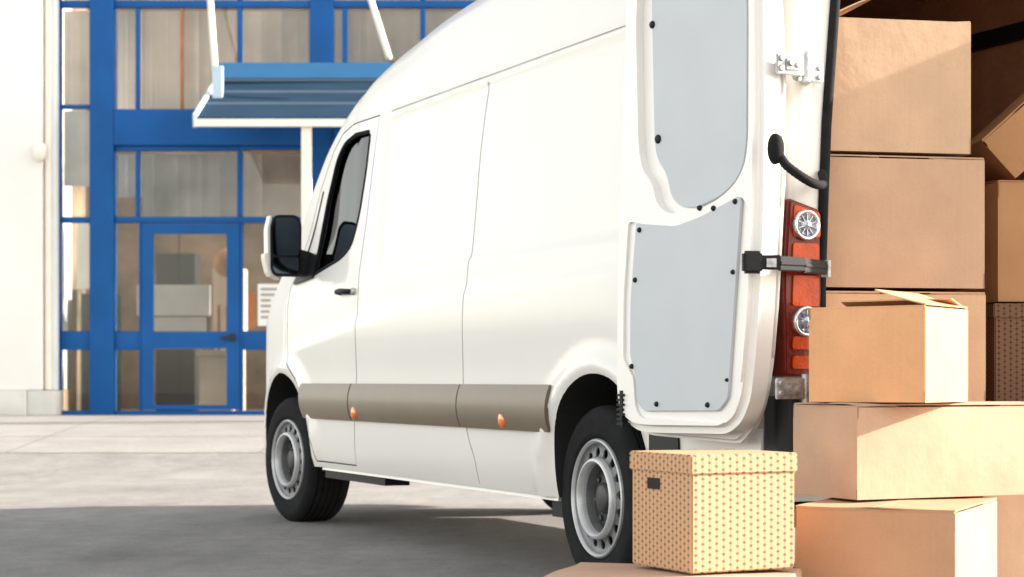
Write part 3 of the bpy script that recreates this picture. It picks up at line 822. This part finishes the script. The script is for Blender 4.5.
# wiring gaiter between leaf and pillar
bm = bmesh.new()
pts = catmull([(-.128, 1.085, 1.47), (-.140, 1.070, 1.44), (-.155, 1.03, 1.408), (-.150, .98, 1.388), (-.12, .93, 1.388), (-.06, .875, 1.402), (-.012, .850, 1.44)], 8)
tube(bm, pts, [.0135 + .0012 * (i % 2) for i in range(len(pts))], 10)
gt = link('wiring_gaiter', bm, RUBBER, VAN, True)
bm = bmesh.new(); lathe(bm, [(0, .022), (.014, .020), (.022, .012), (.025, 0), (.025, -.01)], 20)
bmesh.ops.transform(bm, matrix=Matrix.Translation((-.122, 1.094, 1.49)) @ Matrix.Rotation(R(90), 4, 'Z') @ Matrix.Diagonal((1, 1, 1.9, 1)), verts=bm.verts)
link('gaiter_boot', bm, RUBBER, gt, True)

# cargo rail on the right wall and wall ribs
bm = bmesh.new(); bxa(bm, .15, 3.3, -.795, -.752, 2.150, 2.215); link('cargo_rail', bm, PLASTIC, VAN)
for x in (.55, 1.25, 1.95, 2.65):
    bm = bmesh.new(); bxa(bm, x - .03, x + .03, -.848, -.818, .9, 2.16); link('wall_rib', bm, WOOD, VAN)

# headlights and grille on the nose
for s in (1, -1):
    bm = bmesh.new(); prism(bm, roundpoly([(s * .60, .80), (s * .80, .86), (s * .82, 1.12), (s * .70, 1.06), (s * .58, .92)], .02, 2), 'x', 5.60, 5.80); link('headlight', bm, LENS, VAN)
bm = bmesh.new()
for k in range(5): bxa(bm, 5.87, 5.945, -.42, .42, .60 + k * .07, .635 + k * .07)
link('grille', bm, PLASTIC, VAN)

# ------------------------------------------------------------------ cartons
def carton(label, cx, cy, a, w, d, z0_, h, mat, group=None, flaps='closed', seed=1, tape=False):
    """front-left corner (cx,cy), front edge runs along angle a, depth runs to its left"""
    rnd = random.Random(seed)
    ca, sa = math.cos(R(a)), math.sin(R(a))
    bx_, by_ = cx + ca * w / 2 - sa * d / 2, cy + sa * w / 2 + ca * d / 2
    root = empty('cardboard_box', (bx_, by_, z0_), R(a))
    tag(root, label, 'cardboard box', group)
    t = .005; W, D = w / 2, d / 2
    bm = bmesh.new()
    # shell: four walls and a base as one folded sheet, gently bulged
    def wall(p, q_, inward):
        n = 8; rows = []
        for off in (0, t):
            g_ = []
            for i in range(n + 1):
                col_ = []
                for j in range(n + 1):
                    u, v = i / n, j / n
                    b = bul * math.sin(math.pi * u) * math.sin(math.pi * v)
                    P_ = Vector(p).lerp(Vector(q_), u) - Vector(inward) * (b) + Vector(inward) * off
                    col_.append(bm.verts.new((P_.x, P_.y, v * h)))
                g_.append(col_)
            rows.append(g_)
        fs = []
        for g_, fl in ((rows[0], 0), (rows[1], 1)):
            for i in range(n):
                for j in range(n):
                    q4 = [g_[i][j], g_[i + 1][j], g_[i + 1][j + 1], g_[i][j + 1]]
                    fs.append(bm.faces.new(q4 if not fl else q4[::-1]))
        a_, b_ = rows
        for j in range(n):
            fs.append(bm.faces.new([a_[0][j + 1], a_[0][j], b_[0][j], b_[0][j + 1]][::-1])); fs.append(bm.faces.new([a_[n][j], a_[n][j + 1], b_[n][j + 1], b_[n][j]][::-1]))
        for i in range(n):
            fs.append(bm.faces.new([a_[i][n], a_[i + 1][n], b_[i + 1][n], b_[i][n]])); fs.append(bm.faces.new([a_[i + 1][0], a_[i][0], b_[i][0], b_[i + 1][0]]))
        bmesh.ops.recalc_face_normals(bm, faces=fs)
    bul = rnd.uniform(.003, .008)
    wall((-W, -D, 0), (W, -D, 0), (0, 1, 0)); wall((W, -D, 0), (W, D, 0), (-1, 0, 0))
    wall((W, D, 0), (-W, D, 0), (0, -1, 0)); wall((-W, D, 0), (-W, -D, 0), (1, 0, 0))
    bxa(bm, -W + .001, W - .001, -D + .001, D - .001, .0005, .0045)
    o = link('walls', bm, mat, root); sharp(o, 30)
    def flap(hinge, ang, depth, name='flap'):
        """hinge: 'l','r','f','b'; ang 0 = closed flat, 90 = upright, 180 = folded out"""
        ln = (d if hinge in 'lr' else w) - .006
        bm = bmesh.new(); n = 6
        hinge_p = {'l': (-W, 0), 'r': (W, 0), 'f': (0, -D), 'b': (0, D)}[hinge]
        rz = {'l': 0, 'r': math.pi, 'f': math.pi / 2, 'b': -math.pi / 2}[hinge]
        g_ = []
        for k in range(n + 1):
            for s in (-1, 1):
                pass
        curl = rnd.uniform(-.003, .004)
        for lay in (0, 1):
            gg = []
            for k in range(n + 1):
                r_ = depth * k / n; row = []
                for i in range(5):
                    s = -ln / 2 + ln * i / 4
                    if k == n: s *= .99
                    row.append(bm.verts.new((r_, s, curl * math.sin(math.pi * k / n) + lay * .004)))
                gg.append(row)
            g_.append(gg)
        fs = []
        for lay in (0, 1):
            for k in range(n):
                for i in range(4): fs.append(bm.faces.new([g_[lay][k][i], g_[lay][k + 1][i], g_[lay][k + 1][i + 1], g_[lay][k][i + 1]]))
        for k in range(n):
            for i in (0, 4): fs.append(bm.faces.new([g_[0][k][i], g_[0][k + 1][i], g_[1][k + 1][i], g_[1][k][i]]))
        for i in range(4):
            for k in (0, n): fs.append(bm.faces.new([g_[0][k][i], g_[0][k][i + 1], g_[1][k][i + 1], g_[1][k][i]]))
        bmesh.ops.recalc_face_normals(bm, faces=fs)
        M = Matrix.Translation((hinge_p[0], hinge_p[1], h + (.005 if hinge in 'fb' else .0005))) @ Matrix.Rotation(rz, 4, 'Z') @ Matrix.Rotation(-R(ang), 4, 'Y')
        bmesh.ops.transform(bm, matrix=M, verts=bm.verts)
        fo = link(name, bm, mat, root); sharp(fo, 50); return fo
    if flaps == 'closed':
        flap('l', .4, min(d, w) * .45); flap('r', .4, min(d, w) * .45)
        flap('f', .6, D - .002); flap('b', .6, D - .002)
        if tape:
            bm = bmesh.new(); bxa(bm, -W - .0015, W + .0015, -.024, .024, h + .0125, h + .0132)
            bxa(bm, -W - .0062, -W - .0055, -.024, .024, h - .05, h + .0132); bxa(bm, W + .0055, W + .0062, -.024, .024, h - .05, h + .0132)
            link('tape', bm, TAPE, root)
    else:
        for hg, an, dp in flaps: flap(hg, an, dp)
    return root

G1 = 'cardboard boxes stacked in the van doorway and behind it'
carton('topmost box of the doorway stack, square, with a raised flap at its upper left', 1.008, 5.78, 11, .483, .42, 1.520, .425, KR[0], G1, [('l', 24, .2), ('r', -6, .2), ('b', -6, .2)], 1)
carton('plain wide box in the doorway stack, directly beneath the topmost square box', .990, 5.78, 11, .550, .42, 1.086, .414, KR[1], G1, 'closed', 2)
carton('lowest box of the doorway stack, on the cargo floor behind the open box', .995, 5.785, 11, .550, .42, .713, .352, KR[2], G1, 'closed', 3)
carton('open-topped orange-brown box with a white sunlit side, standing on the long cream box', 1.159, 5.10, 55, .326, .357, .7265, .270, KR[3], G1, [('f', 16, .16), ('l', -14, .10), ('r', 13, .12)], 4)
carton('long cream box with sunlit front, between the open box and brown bottom box', .978, 5.15, 25.3, .66, .32, .4500, .262, KR[4], G1, 'closed', 5)
carton('brown box at the pile’s foot with shaded left face and sunlit right side', 1.18, 4.84, 64.4, .58, .44, 0., .434, KR[5], G1, 'closed', 6)
carton('peach box at the lower right corner, half hidden behind the brown bottom box', 1.455, 5.62, 25.3, .50, .26, 0., .434, KR[1], G1, 'closed', 7)
carton('flat box on the ground carrying the printed storage box, only its top showing', .078, 4.716, -16.3, .62, .40, 0., .270, KR[4], G1, 'closed', 8)
carton('orange box deep in the van, standing upright right of the doorway stack', 1.684, 6.30, 8, .48, .36, 1.062, .412, KR[6], G1, 'closed', 9)
# tilted box leaning on the upright one
tb = carton('flat box leaning at a steep tilt in the dark cargo bay', 0, 0, 0, .58, .34, 0., .17, KR[6], G1, 'closed', 10)
tb.matrix_world = Matrix.Identity(4)
tb.location = (1.969, 6.50, 1.686); tb.rotation_euler = (0, R(-42), 0)

def lidbox(label, cx, cy, a, w, d, z0_, h, slot=True, group='printed storage boxes', mat=None):
    ca, sa = math.cos(R(a)), math.sin(R(a))
    root = empty('storage_box', (cx + ca * w / 2 - sa * d / 2, cy + sa * w / 2 + ca * d / 2, z0_), R(a))
    tag(root, label, 'storage box', group)
    def uvbox(name, x0, x1, y0, y1, za, zb, bev, off=0.):
        bm = bmesh.new(); bxa(bm, x0, x1, y0, y1, za, zb)
        bmesh.ops.bevel(bm, geom=bm.edges[:], offset=bev, segments=2, affect='EDGES')
        bm.normal_update(); uv = bm.loops.layers.uv.new('UVMap')
        for fc in bm.faces:
            n = fc.normal
            for lp in fc.loops:
                c_ = lp.vert.co
                if abs(n.x) > .7: lp[uv].uv = (c_.y * 1.12 + off, c_.z + off)
                elif abs(n.y) > .7: lp[uv].uv = (c_.x + off, c_.z + off)
                else: lp[uv].uv = (c_.x + off, c_.y + off)
        o = link(name, bm, mat or LATT, root); sharp(o, 40); return o
    W, D = w / 2, d / 2
    b = uvbox('box_body', -W, W, -D, D, 0, h - .004, .004)
    uvbox('lid', -W - .006, W + .006, -D - .006, D + .006, h - .052, h, .004, .005)
    bm = bmesh.new(); bxa(bm, -W - .0025, -W + .004, -.028 + D * .22, .034 + D * .22, h - .098, h - .068); 
    link('hand_slot', bm, BLACKHOLE, b)
    return root
lidbox('printed lidded storage box with hand slot, on the flat box beside the rear wheel', .465, 4.70, 27, .325, .302, .2885, .308)
lidbox('printed storage box inside the van, colour darkened for shade, under the upright orange box', 1.665, 6.27, 8, .46, .40, .713, .342, True, 'printed storage boxes', LATT_SHADE)

# ------------------------------------------------------------------ ground
def gz(y):
    return .330 * smooth((y - 14.5) / 7.5)
bm = bmesh.new(); rows = []
ys = [-60, -20, 0, 4, 8, 12, 14] + [14.5 + .25 * i for i in range(31)] + [23, 26, 40, 120]
for y in ys:
    rows.append([bm.verts.new((x, y, gz(y))) for x in (-150, -30, -10, 0, 10, 30, 150)])
for a, b in zip(rows, rows[1:]):
    for k in range(6): bm.faces.new([a[k], a[k + 1], b[k + 1], b[k]])
gmat = ground_mat()
tag(link('parking_ground', bm, gmat, None, True), kind='structure')
# pale concrete apron in front of the building, with saw-cut joints between slabs
APRON = paint('apron_concrete', (.212, .204, .192), rough=.9, var=.12, vscale=1.4, bump=.3, bscale=80, fine=.12, fscale=30)
bm = bmesh.new(); ye = [17.2, 18.8, 20.4, 22.0, 23.9]
for a, b in zip(ye, ye[1:]):
    n = 6
    for i in range(n):
        y0_, y1_ = a + .012 + (b - a - .024) * i / n, a + .012 + (b - a - .024) * (i + 1) / n
        for xk in range(-9, 5):
            xa, xb = xk * 2.4 + .01, (xk + 1) * 2.4 - .01
            bm.faces.new([bm.verts.new((x_, y_, gz(y_) + .004)) for x_, y_ in ((xa, y0_), (xb, y0_), (xb, y1_), (xa, y1_))])
bmesh.ops.remove_doubles(bm, verts=bm.verts, dist=.001)
tag(link('pavement', bm, APRON), kind='structure')

# ------------------------------------------------------------------ building, facade plane at y = 24
FY = 24.0; S = 1818 / FY
def bx2(px): return (px - 512) / S
def bz(py): return .79 - (py - 380) / S
FL = .330
BLD = empty('office_building', (bx2(150), FY, FL)); tag(BLD, 'office building front with blue framed glazing, glass door and sloping canopy', 'building')
def part(name, px0, px1, py0, py1, ya, yb, mat, bev=.006, parent=None, shift=0):
    o = box(name, bx2(px0), bx2(px1), FY + ya, FY + yb, bz(py1), bz(py0), mat, None, bev)
    o.parent = parent or BLD; o.matrix_parent_inverse = (Matrix.Translation(BLD.location)).inverted()
    return o
def bpart(name, bm, mat, parent=None, smoothit=False):
    o = link(name, bm, mat, None, smoothit); o.parent = parent or BLD
    if parent is None: o.matrix_parent_inverse = (Matrix.Translation(BLD.location)).inverted()
    return o
TOP = -330
# stout columns
part('column', 91, 115, TOP, 414.5, -.10, .12, BLUE, .012)
part('column', 310, 334, TOP, 414.5, -.06, .12, BLUE, .012)
part('column', 560, 584, TOP, 414.5, -.06, .12, BLUE, .012)
part('edge_frame', 56, 61, TOP, 414.5, -.10, .10, BLUE)
# beams
part('floor_beam', 115.2, 309.8, 110, 146, -.09, .10, BLUED)
part('floor_beam', 334.2, 559.8, 110, 146, -.09, .10, BLUED)
part('wall_panel', 240, 309.8, 146.5, 150, -.05, .06, BLUED)
for a, b in ((61.2, 90.8), (115.2, 309.8), (334.2, 559.8)):
    part('transom', a, b, 1, 8, -.045, .05, BLUE)
    part('transom', a, b, -150, -142, -.045, .05, BLUE)
    part('bottom_rail', a, b, 410.5, 415.5, -.045, .05, BLUE)
part('transom', 61.2, 90.8, 105, 109, -.04, .05, BLUE)
for a, b in ((61.2, 90.8), (115.2, 309.8), (334.2, 559.8)):
    part('transom', a, b, 217, 223, -.04, .05, BLUE)
part('transom', 115.2, 239.8, 146.5, 151, -.04, .05, BLUE)
# mullions
for px, w, p0, p1 in ((138, 4.4, -140, -1), (138, 4, 8.3, 109.7), (138, 4, 151.3, 216.7), (240, 4.4, 8.3, 109.7), (240, 5, 151.3, 216.7), (345, 5, 8.3, 109.7), (423, 5, 8.3, 109.7), (500, 5, 8.3, 109.7), (240, 5, -140, .7), (423, 5, -140, .7), (423, 6, 151, 216)):
    part('mullion', px - w / 2, px + w / 2, p0, p1, -.04, .05, BLUE)
part('thin_mullion', 180.5, 183.5, 8.3, 109.7, -.02, .03, TERRA)
# ground floor rails outside the door
for a, b in ((61.2, 90.8), (115.2, 139.8), (243.2, 309.8)):
    part('middle_rail', a, b, 331, 350, -.045, .05, BLUE)
part('door_post', 139.8, 142.5, 223.2, 410.3, -.06, .05, BLUE); part('door_post', 240.5, 243, 223.2, 410.3, -.06, .05, BLUE)
# the glass door leaf
bm = bmesh.new()
def rect(bm, px0, px1, py0, py1, ya, yb): bxa(bm, bx2(px0), bx2(px1), FY + ya, FY + yb, bz(py1), bz(py0))
rect(bm, 142.8, 154, 224, 409.8, -.07, .0); rect(bm, 227.5, 240.2, 224, 409.8, -.07, .0)
rect(bm, 154.05, 227.45, 224, 234, -.068, .0); rect(bm, 154.05, 227.45, 331.5, 348.5, -.068, .0); rect(bm, 154.05, 227.45, 405, 409.7, -.068, .0)
dr_ = bpart('glass_door', bm, BLUE)
bm = bmesh.new(); rect(bm, 154.05, 227.45, 234.1, 331.4, -.04, -.03); bpart('door_glass', bm, GLASS, dr_)
bm = bmesh.new(); rect(bm, 154.05, 227.45, 348.6, 404.9, -.04, -.03); bpart('door_glass', bm, GLASS, dr_)
bm = bmesh.new(); rect(bm, 231, 236, 334, 341, -.10, -.07); bxa(bm, bx2(222), bx2(234), FY - .115, FY - .10, bz(339.5), bz(336.5)); bpart('door_handle', bm, DARKF, dr_)
# panes
def pane(a, b, c, d):
    part('window_pane', a, b, c, d, .0, .012, GLASS, 0)
for a, b in ((61.2, 90.8), (115.2, 135.8), (140.2, 237.8), (242.2, 309.8)):
    pane(a, b, 8.2, 104.8 if a < 90 else 109.8); pane(a, b, -141.8, .8)
for a, b in ((334.2, 342.3), (347.7, 420.3), (425.7, 497.3), (502.7, 559.8)): pane(a, b, 8.2, 109.8); 
for a, b in ((334.2, 420.3), (425.7, 559.8)): pane(a, b, -141.8, .8)
pane(61.2, 90.8, 109.2, 216.8)
for a, b in ((115.2, 135.8), (140.2, 237.3), (242.7, 309.8)): pane(a, b, 151.3, 216.8)
pane(334.2, 419.8, 146.2, 216.8); pane(426.2, 559.8, 146.2, 216.8)
for a, b in ((61.2, 90.8), (115.2, 139.6), (243.2, 309.8)): pane(a, b, 223.2, 330.8); pane(a, b, 350.2, 410.3)
pane(334.2, 559.8, 223.2, 410.3)
part('parapet', 56, 584, -420, TOP - .5, -.12, .4, STUCCO)
part('spandrel', 61.2, 559.8, TOP, -150.3, -.02, .06, BLUED)

# drawn blinds behind the upper panes: vertical slats, each bay one part
def blind(px0, px1, py0, py1, yd, mat, sl=5.2, skip=0., seed=0):
    rnd = random.Random(seed); bm = bmesh.new(); x = px0
    while x < px1:
        a = R(rnd.uniform(4, 11)); xx = bx2(x); w = sl / S
        v = [bm.verts.new((xx + dx * math.cos(a), FY + yd + dx * math.sin(a), z)) for dx, z in ((0, bz(py1)), (w * 1.02, bz(py1)), (w * 1.02, bz(py0)), (0, bz(py0)))]
        bm.faces.new(v); x += sl
    bmesh.ops.solidify(bm, geom=bm.faces[:], thickness=.004)
    return bpart('vertical_blind', bm, mat)
blind(61, 92, 8, 105, .16, BLIND, 5.2, 0, 1); blind(115, 136, 8, 110, .16, BLIND, 5.2, 0, 2); blind(140, 310, 8, 110, .16, BLIND, 5.2, 0, 3)
blind(334, 560, 8, 110, .16, BLIND, 5.2, 0, 4)
blind(61, 92, 109, 185, .16, BLIND2, 5.2, 0, 5); blind(140, 238, 152, 217, .18, BLIND2, 6, 0, 6); blind(115, 136, 152, 196, .2, BLIND2, 5, 0, 8); blind(242, 310, 152, 217, .22, BLIND, 6, 0, 11); blind(334, 560, 146, 410, .3, BLIND, 6, 0, 7)
blind(61, 560, -142, 0, .16, BLIND, 6, 0, 9)
# the hall behind the door
def room(name, x0, x1, y0, y1, za, zb, mat, parent=None):
    o = box(name, x0, x1, FY + y0, FY + y1, za, zb, mat, None, 0); o.parent = parent or BLD
    o.matrix_parent_inverse = (Matrix.Translation(BLD.location)).inverted(); return o
room('hall_floor', -6.2, 1.2, .12, 4.2, FL - .05, FL + .004, ROOMF)
room('hall_back_wall', -6.4, 1.2, 4.2, 4.4, FL, 9, ROOMW)
room('hall_side_wall', 1.2, 1.4, .13, 4.4, FL, FL + .5, ROOMW)  # unseen right side, kept low so that sun reaches the hall
room('added_sun_glazing', 1.29, 1.31, .13, 4.2, FL + .505, 8.9, GLASS)  # unseen glass side, added to let sun light the hall
room('hall_side_wall', -6.6, -6.4, .3, 4.4, FL, 9, ROOMW)
def thing_box(name, label, cat, boxes, mat, extra=()):
    """one loose thing in the hall, base centre as origin; boxes in world x, depth and height"""
    bm = bmesh.new()
    for b_ in boxes: bxa(bm, b_[0], b_[1], FY + b_[2], FY + b_[3], b_[4], b_[5])
    bmesh.ops.bevel(bm, geom=bm.edges[:], offset=.01, segments=2, affect='EDGES')
    o = link(name, bm, mat); tag(o, label, cat); return o
thing_box('reception_counter', 'pale reception counter seen through the glass door', 'counter', [(bx2(118), bx2(195), 1.2, 1.7, FL + 1.35, FL + 1.78), (bx2(124), bx2(190), 1.25, 1.65, FL + .9, FL + 1.34)] , COUNTER)
thing_box('dark_cabinet', 'tall dark cabinet behind the counter, left of the glass door', 'cabinet', [(bx2(120), bx2(163), 2.4, 2.9, FL + .004, FL + 2.3), (bx2(146) - .01, bx2(146) + .01, 2.38, 2.4, FL + .2, FL + 2.8)], DARKF)
thing_box('low_cabinet', 'low dark cabinet behind the leftmost pane', 'cabinet', [(bx2(63), bx2(97), 1.0, 1.5, FL + .004, FL + 1.65), (bx2(66), bx2(92), .98, 1.0, FL + .8, FL + .84)], DARKF)
thing_box('notice_board', 'pale notice board standing behind the leftmost pane', 'board', [(bx2(62), bx2(84), .8, .84, FL + 1.7, FL + 2.6), (bx2(64), bx2(66), .81, .83, FL + .004, FL + 1.69), (bx2(80), bx2(82), .81, .83, FL + .004, FL + 1.69)], COUNTER)
thing_box('wicker_trunk', 'cream covered trunk on the hall floor behind the door glass', 'trunk', [(bx2(190), bx2(224), .7, 1.2, FL + .004, FL + .78), (bx2(188), bx2(226), .68, 1.22, FL + .785, FL + .86)], BEIGEBOX)
thing_box('parcel_pile', 'upright cream parcel behind the right half of the door glass', 'parcel', [(bx2(196), bx2(229), 1.3, 1.7, FL + 1.1, FL + 2.02), (bx2(198), bx2(227), 1.32, 1.68, FL + .004, FL + 1.095)], BEIGEBOX)
thing_box('wooden_chair', 'reddish wooden chair beside the parcel inside the hall', 'chair', [(bx2(x_), bx2(x_ + 3), 1.0, 1.04, FL + .004, FL + 1.5) for x_ in (205, 214, 223)] + [(bx2(203), bx2(227), .9, 1.2, FL + .62, FL + .68)], TERRA)
bm = bmesh.new(); bmesh.ops.create_uvsphere(bm, u_segments=24, v_segments=14, radius=.20); bmesh.ops.translate(bm, verts=bm.verts, vec=(bx2(216), FY + 1.0, bz(258)))
lampo = link('pendant_lamp', bm, ORANGE, None, True); tag(lampo, 'round orange pendant shade hanging inside the glass door', 'lamp')
bm = bmesh.new(); tube(bm, [(bx2(216), FY + 1.0, bz(246)), (bx2(216), FY + 1.0, 4.6)], .012, 6); link('lamp_cord', bm, DARKF, lampo)
# notice taped to the glass by the door
NB = box('paper_notice', bx2(258), bx2(282), FY - .022, FY - .014, bz(326), bz(284), PAPER); tag(NB, 'white paper notice with rows of print stuck on the glass beside the mirror', 'notice')
for k in range(6):
    bm = bmesh.new(); bxa(bm, bx2(261), bx2(279 - (k % 3) * 4), FY - .0245, FY - .0225, bz(290.5 + k * 5.6), bz(288 + k * 5.6)); link('print_line', bm, INK, NB)
NP = box('orange_notice', bx2(249), bx2(256.5), FY - .022, FY - .014, bz(328), bz(292), TERRA); tag(NP, 'narrow orange-brown paper strip on the glass left of the white notice', 'notice')

# canopy: sloping roof over the door, hung from two rods and carried by posts
def wpt(px, py, Y): s = 1818 / Y; return Vector(((px - 512) / s, Y, .79 - (py - 380) / s))
CAN = empty('can'); bpy.data.objects.remove(CAN)
YF = 21.0; XR = -.55
xl_f = wpt(197, 124, YF).x; zf = wpt(197, 124, YF).z; zb = bz(84)
xl_b = bx2(222)
bm = bmesh.new()
def slab(bm, A, B, C_, D_, t):
    vs = [Vector(p) for p in (A, B, C_, D_)]; top = [v + Vector((0, 0, t)) for v in vs]
    a = [bm.verts.new(v) for v in vs]; b = [bm.verts.new(v) for v in top]
    bm.faces.new(a); bm.faces.new(b[::-1])
    for i in range(4): bm.faces.new([a[(i + 1) % 4], a[i], b[i], b[(i + 1) % 4]])
    bmesh.ops.recalc_face_normals(bm, faces=bm.faces[:])
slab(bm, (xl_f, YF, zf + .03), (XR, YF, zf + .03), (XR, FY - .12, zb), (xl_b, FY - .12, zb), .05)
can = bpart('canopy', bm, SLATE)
for k, (t, w) in enumerate(((.30, .04), (.60, .05), (.93, .06))):
    bm = bmesh.new()
    Y = YF + (FY - .12 - YF) * t; z = zf + .03 + (zb - zf - .03) * t; x = xl_f + (xl_b - xl_f) * t
    bxa(bm, x + .03, XR, Y, Y + w * 2, z - w * 1.3, z - .004); bpart('purlin', bm, LBLUE, can)
    bm = bmesh.new(); bxa(bm, x + .03, XR, Y, Y + w * 1.6, z + .052, z + .066 + w * .3); bpart('cover_bar', bm, BARB, can)
bm = bmesh.new(); bxa(bm, xl_f - .02, XR, YF - .07, YF, zf - .035, zf + .05); bpart('gutter', bm, CREAM, can)
bm = bmesh.new(); bxa(bm, xl_b, XR, FY - .35, FY - .101, zb + .02, zb + .22); bpart('canopy_head', bm, HEADB, can)
bm = bmesh.new(); slab(bm, (xl_f - .05, YF, zf - .04), (xl_f, YF, zf - .04), (xl_b, FY - .12, zb - .05), (xl_b - .05, FY - .12, zb - .05), .15); bpart('canopy_side', bm, LBLUE, can)
# rods
for (a, b) in (((206, -60, FY - .1), (216, 84, 22.4)), ((352, -60, FY - .1), (389, 58, 22.4))):
    bm = bmesh.new(); tube(bm, [wpt(*a), wpt(*b)], .04, 10); bpart('hanger_rod', bm, CREAM, can, True)
bm = bmesh.new(); p = wpt(217, 76, 22.4); bxa(bm, p.x - .05, p.x + .07, p.y - .05, p.y + .05, p.z - .28, p.z + .12); bpart('rod_bracket', bm, LBLUE, can)
bm = bmesh.new(); p = wpt(306.5, 124, YF + .05); bxa(bm, p.x - .055, p.x + .055, p.y - .05, p.y + .06, gz(YF), p.z); bpart('canopy_post', bm, CREAM, can)
bm = bmesh.new(); bxa(bm, XR - .15, XR - .04, p.y - .05, p.y + .06, gz(YF), p.z); bpart('canopy_post', bm, CREAM, can)

# white wall at the left with its plinth and lamp
WY = 23.62; s_ = 1818 / WY
WALL = empty('white_wall', ((20 - 512) / s_, WY, gz(WY))); tag(WALL, 'white rendered wall wing with a stone plinth left of the blue glazing', 'wall')
def wpart(name, x0, x1, y0, y1, za, zb, mat, bev=.01):
    o = box(name, x0, x1, y0, y1, za, zb, mat, None, bev); o.parent = WALL; o.matrix_parent_inverse = Matrix.Translation(WALL.location).inverted(); return o
xe = (42 - 512) / s_
wpart('wall', -12, xe, WY, WY + 1.6, gz(WY) + .33, 9.5, STUCCO)
wpart('pilaster', xe + .003, (53.5 - 512) / s_ , WY + .14, FY + .1, gz(WY) + .33, 9.5, paint('painted_metal', (.70, .74, .76), rough=.5, var=.04))
wpart('downpipe', xe + .02, xe + .10, WY + .05, WY + .135, gz(WY) + .33, 9.5, CREAM, .02)
wpart('plinth', -12, (27 - 512) / s_, WY - .05, WY + 1.6, gz(WY) - .05, gz(WY) + .327, PLINTH)
wpart('plinth', (27.4 - 512) / s_, (55 - 512) / s_, WY - .02, FY + .1, gz(WY) - .05, gz(WY) + .322, PLINTH)
bm = bmesh.new(); bmesh.ops.create_uvsphere(bm, u_segments=20, v_segments=12, radius=.11); bmesh.ops.scale(bm, verts=bm.verts, vec=(.85, .8, 1.25)); bmesh.ops.translate(bm, verts=bm.verts, vec=((41 - 512) / s_, WY - .06, .79 - (152 - 380) / s_))
bxa(bm, (41 - 512) / s_ - .03, (41 - 512) / s_ + .03, WY - .05, WY, .79 + 228 / s_ - .05, .79 + 228 / s_ + .05)
wl = link('wall_lamp', bm, CREAM, None, True); wl.parent = WALL; wl.matrix_parent_inverse = Matrix.Translation(WALL.location).inverted()

# ------------------------------------------------------------------ light, camera, render
SUN_AZ = math.atan2(.12, .995)      # direction towards the sun in the xy plane, from +X
SUN_EL = R(22.5)
sd = Vector((math.cos(SUN_AZ) * math.cos(SUN_EL), math.sin(SUN_AZ) * math.cos(SUN_EL), math.sin(SUN_EL)))
sl = bpy.data.lights.new('sun', 'SUN'); sl.energy = 4.6; sl.angle = R(.5); sl.color = (1.0, .89, .79)
so = bpy.data.objects.new('sun', sl); C.objects.link(so); so.rotation_euler = sd.to_track_quat('Z', 'Y').to_euler(); so.location = (20, 0, 12)
W_ = bpy.data.worlds.new('World'); bpy.context.scene.world = W_; W_.use_nodes = True
nt = W_.node_tree; nt.nodes.clear()
sky = nt.nodes.new('ShaderNodeTexSky'); sky.sky_type = 'NISHITA'; sky.sun_disc = False
sky.sun_elevation = SUN_EL; sky.sun_rotation = math.pi / 2 - SUN_AZ
sky.air_density = 1.0; sky.dust_density = 1.0; sky.ozone_density = 1.0
bg = nt.nodes.new('ShaderNodeBackground'); bg.inputs['Strength'].default_value = .15
wo = nt.nodes.new('ShaderNodeOutputWorld')
hs = nt.nodes.new('ShaderNodeHueSaturation'); hs.inputs['Saturation'].default_value = .35
mx = nt.nodes.new('ShaderNodeVectorMath'); mx.operation = 'MULTIPLY'; mx.inputs[1].default_value = (1.06, 1.0, .90)
nt.links.new(sky.outputs[0], hs.inputs['Color']); nt.links.new(hs.outputs[0], mx.inputs[0]); nt.links.new(mx.outputs[0], bg.inputs[0]); nt.links.new(bg.outputs[0], wo.inputs[0])

cam = bpy.data.cameras.new('camera'); co = bpy.data.objects.new('camera', cam); C.objects.link(co)
cam.sensor_width = 36; cam.lens = 1818 / 1024 * 36; cam.shift_y = (380 - 288.5) / 1024
cam.clip_end = 600; cam.clip_start = .05
co.location = (0, 0, .79); co.rotation_euler = (R(90), 0, 0)
cam.dof.use_dof = True; cam.dof.focus_distance = 6.3; cam.dof.aperture_fstop = 4.5
sc = bpy.context.scene; sc.camera = co
sc.render.resolution_x = 1024; sc.render.resolution_y = 577
sc.view_settings.view_transform = 'Standard'; sc.view_settings.look = 'None'
sc.view_settings.exposure = 1.88; sc.view_settings.gamma = 1
sc.cycles.max_bounces = 8; sc.cycles.transparent_max_bounces = 12
